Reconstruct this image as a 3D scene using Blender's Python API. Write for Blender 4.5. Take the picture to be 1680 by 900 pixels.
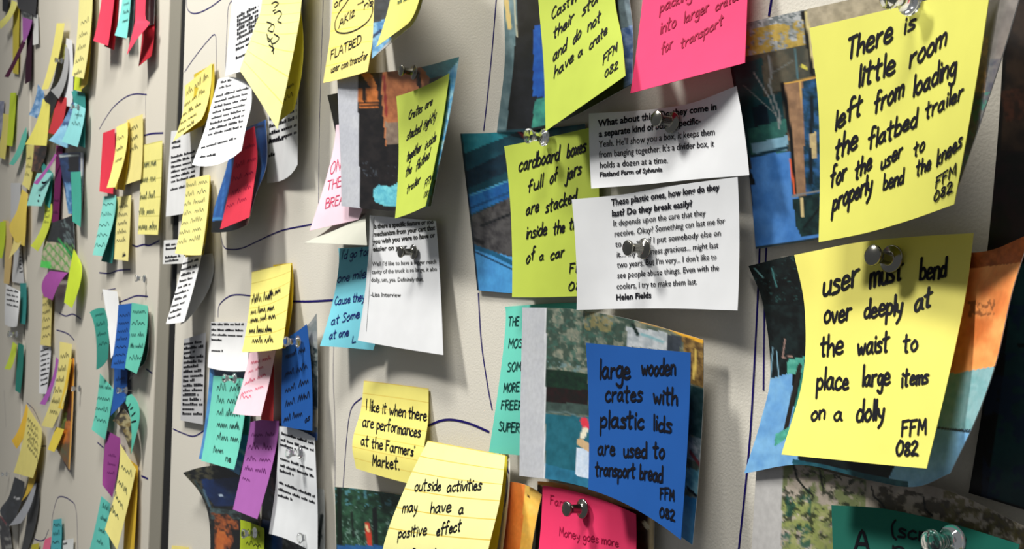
import bpy, math, random
import numpy as np
from mathutils import Vector, Matrix

for o in list(bpy.data.objects): bpy.data.objects.remove(o)
scene = bpy.context.scene
C = scene.collection

# ---------------------------------------------------------------- camera frame
F = 1900.0                                   # focal length in pixels of the 1680 px frame
D = 0.307                                    # camera distance from the boards (m)
CAM_Z = 1.50
VP = (-300.0, 462.0)                         # where the boards' horizontals meet
dl = np.array([VP[0]-840, VP[1]-450, F]); dl /= np.linalg.norm(dl)
EX = -dl
up = np.array([0.037, -1.0, 0.0]); up -= up.dot(EX)*EX
EZ = up/np.linalg.norm(up)
EY = np.cross(EZ, EX)
RM = np.array([EX, EY, EZ])                  # camera (right, down, forward) -> world
CAMP = np.array([0, -D, CAM_Z])

cam = bpy.data.cameras.new('camera'); camo = bpy.data.objects.new('camera', cam); C.objects.link(camo)
right, fwd, upv = RM @ [1,0,0], RM @ [0,0,1], RM @ [0,-1,0]
m = Matrix.Identity(4)
for i in range(3):
    m[i][0] = right[i]; m[i][1] = upv[i]; m[i][2] = -fwd[i]; m[i][3] = CAMP[i]
camo.matrix_world = m
cam.sensor_width = 36; cam.lens = 36*F/1680; cam.clip_start = 0.01
cam.dof.use_dof = True; cam.dof.focus_distance = 0.45; cam.dof.aperture_fstop = 62
scene.camera = camo

# ---------------------------------------------------------------- world, lights, exposure
w = bpy.data.worlds.new('World'); scene.world = w; w.use_nodes = True
w.node_tree.nodes['Background'].inputs[0].default_value = (0.93, 0.96, 1.0, 1)
w.node_tree.nodes['Background'].inputs[1].default_value = 0.17
def area(name, loc, target, sx, sy, power, col=(1, .98, .93)):
    l = bpy.data.lights.new(name, 'AREA'); l.shape = 'RECTANGLE'; l.size = sx; l.size_y = sy
    l.energy = power; l.color = col
    o = bpy.data.objects.new(name, l); C.objects.link(o); o.location = loc
    d = Vector(target)-Vector(loc); o.rotation_euler = d.to_track_quat('-Z', 'Y').to_euler(); return o
area('ceiling_tube_light', (-1.35, -.9, 3.0), (-.3, 0, 1.5), .28, .28, 50)
area('ceiling_tube_light', (-.2, -.62, 3.2), (-.3, 0, 1.5), .8, .22, 44)
scene.view_settings.view_transform = 'Standard'; scene.view_settings.look = 'None'
scene.view_settings.exposure = 0.0; scene.view_settings.gamma = 1; scene.view_settings.use_curve_mapping = False

# ---------------------------------------------------------------- geometry helpers
def unproj(px, py, lift):                    # pixel + height above the board (mm) -> world point
    px = np.asarray(px, float); py = np.asarray(py, float); lift = np.asarray(lift, float)*1e-3
    ray = np.stack([px-840, py-450, np.full(px.shape, F)], -1) @ RM.T
    t = (D-lift)/ray[..., 1]
    return CAMP + ray*t[..., None]
def proj(P):
    q = (P-CAMP) @ RM
    return np.stack([840+F*q[..., 0]/q[..., 2], 450+F*q[..., 1]/q[..., 2]], -1)

def basis(n, t):                             # weights of n control points at parameters t
    t = np.asarray(t, float); W = np.zeros(t.shape+(n,))
    if n == 2: W[..., 0] = 1-t; W[..., 1] = t; return W
    if n == 3:
        W[..., 0] = (2*t-1)*(t-1); W[..., 1] = 4*t*(1-t); W[..., 2] = t*(2*t-1); return W
    s = np.clip(t, -.2, 1.2)*(n-1); k = np.clip(np.floor(s).astype(int), 0, n-2); f = s-k
    cw = [-.5*f**3+f*f-.5*f, 1.5*f**3-2.5*f*f+1, -1.5*f**3+2*f*f+.5*f, .5*f**3-.5*f*f]
    for j in range(4):
        idx = k-1+j
        lo = idx < 0; hi = idx > n-1; mid = ~(lo | hi)
        for i in range(n):
            W[..., i] += np.where(mid & (idx == i), cw[j], 0)
        W[..., 0] += np.where(lo, 2*cw[j], 0); W[..., 1] -= np.where(lo, cw[j], 0)
        W[..., n-1] += np.where(hi, 2*cw[j], 0); W[..., n-2] -= np.where(hi, cw[j], 0)
    return W

class Surf:
    def __init__(s, grid):
        rows = [[tuple(float(a) for a in p.split(',')) for p in r.split()] for r in grid.split('/')]
        g = np.array(rows); s.g = g
        s.P = unproj(g[..., 0], g[..., 1], g[..., 2]); s.R, s.Cn = s.P.shape[:2]
    def __call__(s, u, v):
        return np.einsum('...i,...j,ijk->...k', basis(s.R, v), basis(s.Cn, u), s.P)
    def normal(s, u, v):
        e = .004
        du = s(u+e, v)-s(u-e, v); dv = s(u, v+e)-s(u, v-e)
        n = -np.cross(du, dv); return n/np.maximum(np.linalg.norm(n, axis=-1, keepdims=True), 1e-12)
    def uv(s, pts):
        pts = np.asarray(pts, float)
        gu, gv = np.meshgrid(np.linspace(0, 1, 15), np.linspace(0, 1, 15))
        gp = proj(s(gu, gv)).reshape(-1, 2)
        k = np.argmin(((pts[:, None]-gp[None])**2).sum(-1), 1)
        u, v = gu.ravel()[k].copy(), gv.ravel()[k].copy()
        e = 1e-3
        for it in range(7):
            p = proj(s(u, v)); a = (proj(s(u+e, v))-p)/e; b = (proj(s(u, v+e))-p)/e
            r = pts-p; det = a[:, 0]*b[:, 1]-a[:, 1]*b[:, 0]; det = np.where(abs(det) < 1e-6, 1e-6, det)
            u = np.clip(u+np.clip((r[:, 0]*b[:, 1]-r[:, 1]*b[:, 0])/det, -.3, .3), -.6, 1.6)
            v = np.clip(v+np.clip((a[:, 0]*r[:, 1]-a[:, 1]*r[:, 0])/det, -.3, .3), -.6, 1.6)
        return u, v

def link(name, me, mat, parent=None):
    o = bpy.data.objects.new(name, me); C.objects.link(o)
    if mat is not None: me.materials.append(mat)
    if parent is not None: o.parent = parent
    return o
def mesh(name, V, Fc, mat, parent=None, smooth=True):
    me = bpy.data.meshes.new(name); me.from_pydata([tuple(map(float, v)) for v in V], [], Fc); me.update()
    if smooth:
        for p in me.polygons: p.use_smooth = True
    return link(name, me, mat, parent)

def lin(c): return tuple(((x/255)/12.92 if x/255 <= .04045 else ((x/255+.055)/1.055)**2.4) for x in c)

# ---------------------------------------------------------------- materials
MC = {}
def node_mat(name):
    m = bpy.data.materials.new(name); m.use_nodes = True; return m, m.node_tree, m.node_tree.nodes['Principled BSDF']
def paper_mat(rgb, lined=None, trans=.3, rough=.75, wrinkle=.12):
    key = ('p', rgb, lined, trans)
    if key in MC: return MC[key]
    m, nt, b = node_mat('paper'); N, L = nt.nodes, nt.links
    out = N['Material Output']
    col = lin(rgb)
    b.inputs['Roughness'].default_value = rough; b.inputs['Specular IOR Level'].default_value = .25
    tc = N.new('ShaderNodeTexCoord')
    nz = N.new('ShaderNodeTexNoise'); nz.inputs['Scale'].default_value = 60; nz.inputs['Detail'].default_value = 3
    L.new(tc.outputs['Object'], nz.inputs['Vector'])
    mx = N.new('ShaderNodeMix'); mx.data_type = 'RGBA'
    mx.inputs[6].default_value = (*[c*.93 for c in col], 1); mx.inputs[7].default_value = (*[min(1, c*1.05) for c in col], 1)
    L.new(nz.outputs['Fac'], mx.inputs[0]); src = mx.outputs[2]
    if lined:
        n, lc = lined
        sp = N.new('ShaderNodeSeparateXYZ'); L.new(tc.outputs['UV'], sp.inputs[0])
        mu = N.new('ShaderNodeMath'); mu.operation = 'MULTIPLY'; mu.inputs[1].default_value = n; L.new(sp.outputs['Y'], mu.inputs[0])
        fr = N.new('ShaderNodeMath'); fr.operation = 'FRACT'; L.new(mu.outputs[0], fr.inputs[0])
        lt = N.new('ShaderNodeMath'); lt.operation = 'LESS_THAN'; lt.inputs[1].default_value = .06; L.new(fr.outputs[0], lt.inputs[0])
        m2 = N.new('ShaderNodeMix'); m2.data_type = 'RGBA'; L.new(lt.outputs[0], m2.inputs[0]); L.new(src, m2.inputs[6])
        m2.inputs[7].default_value = (*lin(lc), 1); src = m2.outputs[2]
    L.new(src, b.inputs['Base Color'])
    bp = N.new('ShaderNodeBump'); bp.inputs['Strength'].default_value = wrinkle; bp.inputs['Distance'].default_value = .004
    n2 = N.new('ShaderNodeTexNoise'); n2.inputs['Scale'].default_value = 28; n2.inputs['Detail'].default_value = 2
    L.new(tc.outputs['Object'], n2.inputs['Vector']); L.new(n2.outputs['Fac'], bp.inputs['Height']); L.new(bp.outputs[0], b.inputs['Normal'])
    if trans:
        t = N.new('ShaderNodeBsdfTranslucent'); L.new(src, t.inputs['Color'])
        ms = N.new('ShaderNodeMixShader'); ms.inputs[0].default_value = trans
        L.new(b.outputs[0], ms.inputs[1]); L.new(t.outputs[0], ms.inputs[2]); L.new(ms.outputs[0], out.inputs['Surface'])
    MC[key] = m; return m
def plain(rgb, rough=.6, metal=0, key=None, spec=.3, grain=0):
    k = ('q', rgb, rough, metal, grain)
    if k in MC: return MC[k]
    m, nt, b = node_mat('surface'); b.inputs['Base Color'].default_value = (*lin(rgb), 1)
    b.inputs['Roughness'].default_value = rough; b.inputs['Metallic'].default_value = metal; b.inputs['Specular IOR Level'].default_value = spec
    if grain:
        N, L = nt.nodes, nt.links
        tc = N.new('ShaderNodeTexCoord'); nz = N.new('ShaderNodeTexNoise'); nz.inputs['Scale'].default_value = 900; nz.inputs['Detail'].default_value = 4
        L.new(tc.outputs['Object'], nz.inputs['Vector'])
        n3 = N.new('ShaderNodeTexNoise'); n3.inputs['Scale'].default_value = 5; L.new(tc.outputs['Object'], n3.inputs['Vector'])
        ad = N.new('ShaderNodeMath'); ad.operation = 'ADD'; L.new(nz.outputs['Fac'], ad.inputs[0]); L.new(n3.outputs['Fac'], ad.inputs[1])
        mr = N.new('ShaderNodeMapRange'); mr.inputs[1].default_value = .6; mr.inputs[2].default_value = 1.4
        mr.inputs[3].default_value = 1-grain; mr.inputs[4].default_value = 1+grain*.5; L.new(ad.outputs[0], mr.inputs[0])
        hs = N.new('ShaderNodeHueSaturation'); hs.inputs['Color'].default_value = (*lin(rgb), 1); L.new(mr.outputs[0], hs.inputs['Value'])
        L.new(hs.outputs[0], b.inputs['Base Color'])
        bp = N.new('ShaderNodeBump'); bp.inputs['Strength'].default_value = .25; bp.inputs['Distance'].default_value = .0006
        L.new(nz.outputs['Fac'], bp.inputs['Height']); L.new(bp.outputs[0], b.inputs['Normal'])
    MC[k] = m; return m
def photo_mat():
    if 'photo' in MC: return MC['photo']
    m, nt, b = node_mat('photo_print'); N, L = nt.nodes, nt.links
    at = N.new('ShaderNodeAttribute'); at.attribute_name = 'Col'
    tc = N.new('ShaderNodeTexCoord'); nz = N.new('ShaderNodeTexNoise'); nz.inputs['Scale'].default_value = 420; nz.inputs['Detail'].default_value = 5
    L.new(tc.outputs['Object'], nz.inputs['Vector'])
    mr = N.new('ShaderNodeMapRange'); mr.inputs[1].default_value = .3; mr.inputs[2].default_value = .7; mr.inputs[3].default_value = .92; mr.inputs[4].default_value = 1.07
    L.new(nz.outputs['Fac'], mr.inputs[0])
    hs = N.new('ShaderNodeHueSaturation'); L.new(at.outputs['Color'], hs.inputs['Color']); L.new(mr.outputs[0], hs.inputs['Value'])
    L.new(hs.outputs[0], b.inputs['Base Color'])
    b.inputs['Roughness'].default_value = .38; b.inputs['Specular IOR Level'].default_value = .35
    MC['photo'] = m; return m
def glass_mat():
    if 'glass' in MC: return MC['glass']
    m, nt, b = node_mat('clear_plastic'); b.inputs['Transmission Weight'].default_value = 1; b.inputs['Roughness'].default_value = .06
    b.inputs['IOR'].default_value = 1.49; b.inputs['Base Color'].default_value = (.97, .98, .97, 1); MC['glass'] = m; return m
INK = {'k': (14, 14, 22), 'b': (22, 30, 100), 'r': (200, 60, 95), 'm': (26, 18, 92), 'g': (30, 70, 60), 'd': (140, 18, 55), 'v': (80, 20, 80), 'y': (50, 50, 48), 'p': (105, 95, 130), 't': (14, 50, 50)}
def ink_mat(k): return plain(INK[k], .6, spec=.1)

# ---------------------------------------------------------------- value noise and print painter
def vnoise(x, y, sc, seed=0, octv=3):
    out = 0; amp = 1; tot = 0
    for o in range(octv):
        X = x/sc+seed*17.3+o*5.1; Y = y/sc+seed*9.7+o*3.3
        xi = np.floor(X); yi = np.floor(Y); fx = X-xi; fy = Y-yi
        fx = fx*fx*(3-2*fx); fy = fy*fy*(3-2*fy)
        h = lambda a, b: np.modf(np.abs(np.sin(a*127.1+b*311.7+seed*74.7)*43758.5453))[0]
        out = out+amp*((h(xi, yi)*(1-fx)+h(xi+1, yi)*fx)*(1-fy)+(h(xi, yi+1)*(1-fx)+h(xi+1, yi+1)*fx)*fy)
        tot += amp; amp *= .6; sc /= 2.1
    return out/tot
def inpoly(x, y, poly):
    ins = np.zeros(x.shape, bool); n = len(poly)
    for i in range(n):
        x0, y0 = poly[i]; x1, y1 = poly[(i+1) % n]
        if y0 == y1: continue
        c = ((y0 > y) != (y1 > y)) & (x < (x1-x0)*(y-y0)/(y1-y0)+x0)
        ins ^= c
    return ins
def pts(s): return [tuple(float(a) for a in p.split(',')) for p in s.split()]
def paint(x, y, ops):
    col = np.zeros(x.shape+(3,))
    for i, op in enumerate(ops):
        kind = op[0]
        if kind == 'a':      # fill all: c1, c2, scale
            n = np.clip((vnoise(x, y, op[3], i)-.3)/.4, 0, 1)[..., None]; col = np.array(op[1])*(1-n)+np.array(op[2])*n
        elif kind == 'f':    # polygon, c1, c2, scale
            n = np.clip((vnoise(x, y, op[4], i)-.3)/.4, 0, 1)[..., None]; c = np.array(op[2])*(1-n)+np.array(op[3])*n
            col = np.where(inpoly(x, y, pts(op[1]))[..., None], c, col)
        elif kind == 'n':    # polygon, colour, scale, threshold: blotches
            mk = inpoly(x, y, pts(op[1]))*np.clip((vnoise(x, y, op[3], i+3)-op[4]+.04)*8, 0, .72); col = col+(np.array(op[2], float)-col)*mk[..., None]
        elif kind == 'l':    # polyline, width, colour
            P = pts(op[1]); d = np.full(x.shape, 1e9)
            for (x0, y0), (x1, y1) in zip(P[:-1], P[1:]):
                L2 = (x1-x0)**2+(y1-y0)**2+1e-9; t = np.clip(((x-x0)*(x1-x0)+(y-y0)*(y1-y0))/L2, 0, 1)
                d = np.minimum(d, np.hypot(x-x0-t*(x1-x0), y-y0-t*(y1-y0)))
            a = np.clip(op[2]/2-d+.7, 0, 1)[..., None]; col = col*(1-a)+np.array(op[3], float)*a
    return col

# ---------------------------------------------------------------- single-stroke handwriting
G = {
'a':'4.2 4.3 2.5 5 .5 3 1 .3 3 .6 4.2 4.3|4.2 4.8 4.1 1 5 0','b':'.6 9.5 .4 0|.5 3.5 2.5 5 4.2 3 3.2 .3 .4 .3','c':'4 4.2 2.5 5 .5 3 .8 .6 2.6 0 4.2 1',
'd':'4 4 2 5 .4 2.8 1 .2 3 .3 4.2 2.5|4.2 9.5 4.2 0','e':'.6 2.6 4 3 3.4 4.8 1.8 5 .5 3 .8 .6 2.6 0 4.4 .9','f':'3.8 9 2.6 9.6 1.7 8 1.6 0|0 5.2 3.6 5.4',
'g':'4.2 4.2 2.4 5 .5 3 1.2 .6 3.2 1 4.2 4.5|4.3 4.8 4.2 -2.5 2.5 -4 .6 -3','h':'.5 9.5 .4 0|.5 3 2.4 5 3.8 4 4 0','i':'.8 5 .8 0|.9 7 1 7.6','j':'2 5 2 -2.5 .8 -4 -.3 -3|2 7 2.1 7.6',
'k':'.5 9.5 .5 0|3.6 5 .6 2.2 4 0','l':'.8 9.5 .8 0','m':'.4 5 .4 0|.4 3.4 1.8 5 2.8 4 2.8 0|2.8 3.4 4.4 5 5.6 4 5.6 0','n':'.4 5 .4 0|.4 3.2 2.2 5 3.8 4 3.9 0',
'o':'2.4 5 .5 3 .9 .5 2.6 0 4.2 2.2 3.4 4.6 2.2 5','p':'.5 5 .3 -4|.5 3.6 2.4 5 4.2 3.2 3 .5 .5 .6','r':'.6 5 .5 0|.5 2.8 1.6 4.6 3.4 5','s':'3.8 4.6 1.8 5 .8 3.8 3.2 2 3 .4 .3 .2',
't':'1.8 8.5 1.6 .5 2.8 0|0 5.4 3.8 5.8','u':'.5 5 .6 1 2.2 0 3.8 1.6|4 5 4 0','v':'.4 5 2 0 4 5','w':'.3 5 1.4 0 2.7 3.6 4 0 5.4 5','x':'.4 5 3.8 0|3.8 5 .4 0','y':'.4 5 1 2 2.4 1.4|4 5 3 -1 1 -4','z':'.4 5 3.8 5 .4 0 4 0',
'A':'0 0 2.6 9 5 0|1 3.4 4.4 3.6','B':'.5 9 .5 0|.5 9 3.4 8.6 3.4 5.6 .8 4.8|.8 4.8 4.2 4.2 3.8 .6 .4 0','C':'4.6 8 2.6 9 .6 6 .6 2.4 2.4 0 4.8 1','D':'.5 9 .5 0|0 9 3.6 8 4.8 4.5 3.4 .8 .3 0',
'E':'4.2 9 .5 9|.5 9 .5 0|.5 4.8 3.6 5|.5 0 4.4 .2','F':'.6 9 .4 0|.2 9 4.4 9.2|.4 5 3.4 5.2','G':'4.6 8 2.6 9 .6 6 .6 2.4 2.4 0 4.4 1.2 4.6 4 2.8 4','H':'.5 9 .5 0|4.5 9 4.5 0|.5 4.6 4.5 4.8','I':'1 9 1 0',
'K':'.5 9 .5 0|4.2 9 .6 4.4|.6 4.4 4.4 0','L':'.6 9 .5 0|.5 0 4 .2','M':'.4 0 .8 9|.8 9 2.8 3|2.8 3 4.8 9|4.8 9 5.2 0','N':'.5 0 .6 9|.6 9 4.2 0|4.2 0 4.4 9','O':'2.6 9 .4 5.6 .9 1 2.8 0 4.8 3.4 4.2 8 2.4 9',
'P':'.5 9 .5 0|.3 9 3.8 8.6 3.9 5.4 .6 4.6','R':'.5 9 .5 0|.3 9 3.8 8.6 3.9 5.4 .6 4.8|.8 4.8 4.4 0','S':'4.2 8.4 2 9.2 .8 7 4 3.4 3.2 .4 .3 .6','T':'2.4 9 2.4 0|0 9 5 9.2','U':'.5 9 .7 1.4 2.4 0 4.2 1.6 4.4 9','W':'0 9 1.4 0|1.4 0 2.8 6|2.8 6 4.2 0|4.2 0 5.6 9',
'0':'2.2 7 .5 4 .8 .8 2.2 0 4 2.4 3.6 6.2 2 7','8':'3.6 6.4 2 7.2 .9 5.6 3.6 2.2 2.4 0 .7 1.4 3.6 6.2','2':'.5 5.8 2 7.2 3.6 5.6 .5 .2 2.4 .4 4.2 0','1':'1 8 1 0',
'.':'.6 .3 .9 0','\'':'.8 9.5 .6 8','(':'2.4 10 .6 6 1 0 2.4 -2','>':'0 4 7 4.6|5 6.6 7 4.6|7 4.6 5 2.6','-':'.3 4 3 4.2','/':'3 9 0 0','?':'.5 7.4 2 9 3.6 7.4 2 4.4 1.8 2.8|1.8 .4 1.8 0'}
def smooth_line(p, k=4):
    p = np.array(p, float)
    if len(p) < 3: 
        t = np.linspace(0, 1, 3)[:, None]; return p[0]*(1-t)+p[1]*t
    q = np.vstack([2*p[0]-p[1], p, 2*p[-1]-p[-2]]); out = []
    for i in range(1, len(q)-2):
        for j in range(k):
            f = j/k; a, b, c, d = q[i-1], q[i], q[i+1], q[i+2]
            out.append(.5*((2*b)+(c-a)*f+(2*a-5*b+4*c-d)*f*f+(3*b-a-3*c+d)*f**3))
    out.append(q[-2]); return np.array(out)
def hand_strokes(text, rnd):
    x = 0; S = []
    for ch in text:
        if ch == ' ': x += 3.2; continue
        g = G.get(ch)
        if g is None: continue
        mx = 0
        sc = 1+rnd.uniform(-.09, .09); dy = rnd.uniform(-.35, .35)
        for s in g.split('|'):
            v = [float(a) for a in s.split()]; P = [(v[i]*sc+rnd.uniform(-.15, .15), v[i+1]*sc+dy+rnd.uniform(-.15, .15)) for i in range(0, len(v), 2)]
            mx = max(mx, max(p[0] for p in P)); S.append(smooth_line([(a+x, b) for a, b in P]))
        x += mx+.85
    return S, max(x-.85, 1)
def scribble(n, rnd):
    S = []; x = 0
    while x < n:
        L = rnd.uniform(4, 10); P = []; a = x
        while a < x+L:
            P.append((a, rnd.uniform(0, 1.2))); P.append((a+rnd.uniform(.3, .9), rnd.choice([4.5, 5, 5, 8.5]))); a += rnd.uniform(1.4, 2.2)
        P.append((a, .5)); S.append(smooth_line(P, 3)); x = a+2.4
    return S, x-2.4

def ribbons(surf, lines, widths, mat, parent, name='handwriting', off=.00022, base=None):
    """lines: polylines in pixels; laid on the surface as thin strokes of real width (m)"""
    V = []; Fc = []
    allp = np.vstack(lines); u, v = surf.uv(allp); i0 = 0
    for ln, width in zip(lines, widths):
        n = len(ln); uu = u[i0:i0+n]; vv = v[i0:i0+n]; i0 += n
        ok = (uu > .004) & (uu < .996) & (vv > .004) & (vv < .996)
        runs = []; st = None
        for k in range(n+1):
            if k < n and ok[k]:
                if st is None: st = k
            elif st is not None: runs.append((st, k)); st = None
        for a, b in runs:
            if b-a < 2: continue
            P = surf(uu[a:b], vv[a:b]); N = surf.normal(uu[a:b], vv[a:b]); P = P+N*off
            T = np.gradient(P, axis=0); T /= np.maximum(np.linalg.norm(T, axis=1, keepdims=True), 1e-12)
            Sd = np.cross(N, T); h = width/2
            P = np.vstack([P[:1]-T[:1]*h*.9, P[:1]-T[:1]*h*.3, P, P[-1:]+T[-1:]*h*.3, P[-1:]+T[-1:]*h*.9])
            Sd = np.vstack([Sd[:1]*.45, Sd[:1]*.9, Sd, Sd[-1:]*.9, Sd[-1:]*.45]); s = len(V)
            for p, d in zip(P, Sd): V.append(p+d*h); V.append(p-d*h)
            for k in range(len(P)-1): Fc.append((s+2*k, s+2*k+1, s+2*k+3, s+2*k+2))
    if not Fc: return None
    return mesh(name, V, Fc, mat, parent)

_font = {}
def font_verts(text, bold):
    k = (text, bold)
    if k in _font: return _font[k]
    cu = bpy.data.curves.new('t', 'FONT'); cu.body = text; cu.size = 1; cu.resolution_u = 2; cu.offset = .03 if bold else .007
    o = bpy.data.objects.new('t', cu); C.objects.link(o); bpy.context.view_layer.update()
    me = bpy.data.meshes.new_from_object(o.evaluated_get(bpy.context.evaluated_depsgraph_get()))
    V = np.array([v.co[:2] for v in me.vertices]); Fc = [tuple(p.vertices) for p in me.polygons]
    bpy.data.objects.remove(o); bpy.data.curves.remove(cu); bpy.data.meshes.remove(me)
    _font[k] = (V, Fc); return _font[k]

rnd = random.Random(7)
def frame(x0, y0, x1, y1, w, H, unit, slant):
    """map text units -> pixels along a baseline"""
    def f(P):
        P = np.asarray(P, float); s = P[:, 0]/w; h = P[:, 1]/unit*H
        return np.stack([x0+(x1-x0)*s+h*slant, y0+(y1-y0)*s-h], -1)
    return f
def write(surf, o, tx, ink, pen, slant):
    hand = []; wid = []; tV = []; tF = []
    pw = lambda x, H: 1e-3*min(pen, max(.32, (.285*H)/(.00279*(x+296))))
    for t in tx:
        k = t[0]
        if k == 'h':
            S, wd = hand_strokes(t[1], rnd); f = frame(*t[2:6], wd, t[6], 5, slant); hand += [f(s) for s in S]; wid += [pw(t[2], t[6])]*len(S)
        elif k == 's':
            L = math.hypot(t[3]-t[1], t[4]-t[2]); S, wd = scribble(t[6] if len(t) > 6 else max(8, L/t[5]*6), rnd)
            f = frame(*t[1:5], wd, t[5], 5, slant); hand += [f(s) for s in S]; wid += [pw(t[1], t[5])]*len(S)
        elif k == 'c':
            hand.append(smooth_line(pts(t[1]), 6)); wid.append(pen*1e-3)
        elif k == 'p':
            V, Fc = font_verts(t[1], t[7]); wd = V[:, 0].max()
            px = frame(*t[2:6], wd, t[6], .7, t[8] if len(t) > 8 else .0)(V); s = sum(len(a) for a in tV)
            u, v = surf.uv(px); ok = (u > 0) & (u < 1) & (v > 0) & (v < 1)
            tV.append(surf(u, v)+surf.normal(u, v)*.00022); tF += [tuple(i+s for i in q) for q in Fc if all(ok[i] for i in q)]
        elif k == 'g':       # typed line too small to read: letter-sized ticks
            x0, y0, x1, y1, H = t[1:6]; x = 0; L = math.hypot(x1-x0, y1-y0)
            P = []; 
            while x < L:
                wl = rnd.uniform(1.5, 5)*H
                a = x
                while a < min(L, x+wl):
                    hh = rnd.choice([.65, .65, 1.])*H; P.append([(a, 0), (min(L, a+H*.52), 0), (min(L, a+H*.52), hh), (a, hh)]); a += H*.62
                x = a+H*.45
            if not P: continue
            f = frame(x0, y0, x1, y1, L, 1, 1, 0); px = f(np.array(P).reshape(-1, 2))
            u, v = surf.uv(px); ok = (u > 0) & (u < 1) & (v > 0) & (v < 1); s = sum(len(a) for a in tV)
            tV.append(surf(u, v)+surf.normal(u, v)*.00022)
            tF += [(s+4*i, s+4*i+1, s+4*i+2, s+4*i+3) for i in range(len(P)) if ok[4*i:4*i+4].all()]
    if hand: ribbons(surf, hand, wid, ink_mat(ink), o)
    if tF: mesh('lettering', np.vstack(tV), tF, ink_mat('k' if ink not in 'y' else 'y'), o)

KIND = {'note': ('sticky_note', 'note', 'sticky notes on the boards', .00018), 'photo': ('photo_print', 'photo', 'photo prints on the boards', .00028),
        'slip': ('paper_slip', 'paper', 'typed paper slips on the boards', .00012), 'card': ('paper_card', 'card', 'cards on the boards', .0004), 'tape': ('paper_strip', 'paper', None, .0002)}
SURF = {}
def sheet(kind, rgb, label, grid, tx=(), ink='k', pen=.85, paintops=None, lined=None, slant=.12, trans=None, key=None):
    name, cat, grp, th = KIND[kind]
    s = Surf(grid)
    pp = proj(s.P); bw = max(np.linalg.norm(pp[:, -1]-pp[:, 0], axis=-1)); bh = max(np.linalg.norm(pp[-1]-pp[0], axis=-1))
    st = 2.6 if paintops else 11
    nu = int(np.clip(bw/st, 7, 170)); nv = int(np.clip(bh/st, 9, 170))
    if paintops: nu = max(nu, 16); nv = max(nv, 24)
    U, Vv = np.meshgrid(np.linspace(0, 1, nu+1), np.linspace(0, 1, nv+1))
    P = s(U, Vv); N = s.normal(U, Vv)
    n = (nu+1)*(nv+1); front = P.reshape(-1, 3); back = (P-N*th).reshape(-1, 3)
    idx = lambda i, j: i*(nu+1)+j
    Fc = []
    for i in range(nv):
        for j in range(nu):
            a, b, c, d = idx(i, j), idx(i, j+1), idx(i+1, j+1), idx(i+1, j)
            Fc.append((a, d, c, b)); Fc.append((n+a, n+b, n+c, n+d))
    ring = [idx(0, j) for j in range(nu)]+[idx(i, nu) for i in range(nv)]+[idx(nv, j) for j in range(nu, 0, -1)]+[idx(i, 0) for i in range(nv, 0, -1)]
    nr = len(ring)
    for k in range(nr): a = 2*n+k; b = 2*n+(k+1) % nr; Fc.append((a, b, nr+b, nr+a))
    V = np.vstack([front, back, front[ring], back[ring]]); org = front.mean(0)
    me = bpy.data.meshes.new(name); me.from_pydata((V-org).tolist(), [], Fc); me.update()
    nf = len(Fc)-nr
    me.polygons.foreach_set('use_smooth', [k < nf for k in range(len(Fc))])
    uvl = me.uv_layers.new(name='UVMap'); uv1 = np.stack([U.ravel(), Vv.ravel()], -1); uvv = np.vstack([uv1, uv1, uv1[ring], uv1[ring]])
    li = np.zeros(len(me.loops), int); me.loops.foreach_get('vertex_index', li); uvl.data.foreach_set('uv', uvv[li].ravel())
    if paintops:
        q = proj(P).reshape(-1, 2); c = np.clip(paint(q[:, 0], q[:, 1], paintops)/255, 0, 1)
        c = np.where(c <= .04045, c/12.92, ((c+.055)/1.055)**2.4); c = np.vstack([c, np.full_like(c, .62), c[ring]*.5+.3, c[ring]*.5+.3])
        at = me.color_attributes.new('Col', 'FLOAT_COLOR', 'POINT'); at.data.foreach_set('color', np.hstack([c, np.ones((len(c), 1))]).ravel())
        mat = photo_mat()
    else: mat = paper_mat(rgb, lined, trans if trans is not None else (.22 if kind == 'note' else .15))
    o = link(name, me, mat); o.location = org
    o['label'] = label; o['category'] = cat
    if grp: o['group'] = grp
    if tx:
        write(s, o, tx, ink, pen, slant)
        for ch in o.children: ch.matrix_parent_inverse = Matrix.Translation(-Vector(org))
    if key: SURF[key] = s
    return o

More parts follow.
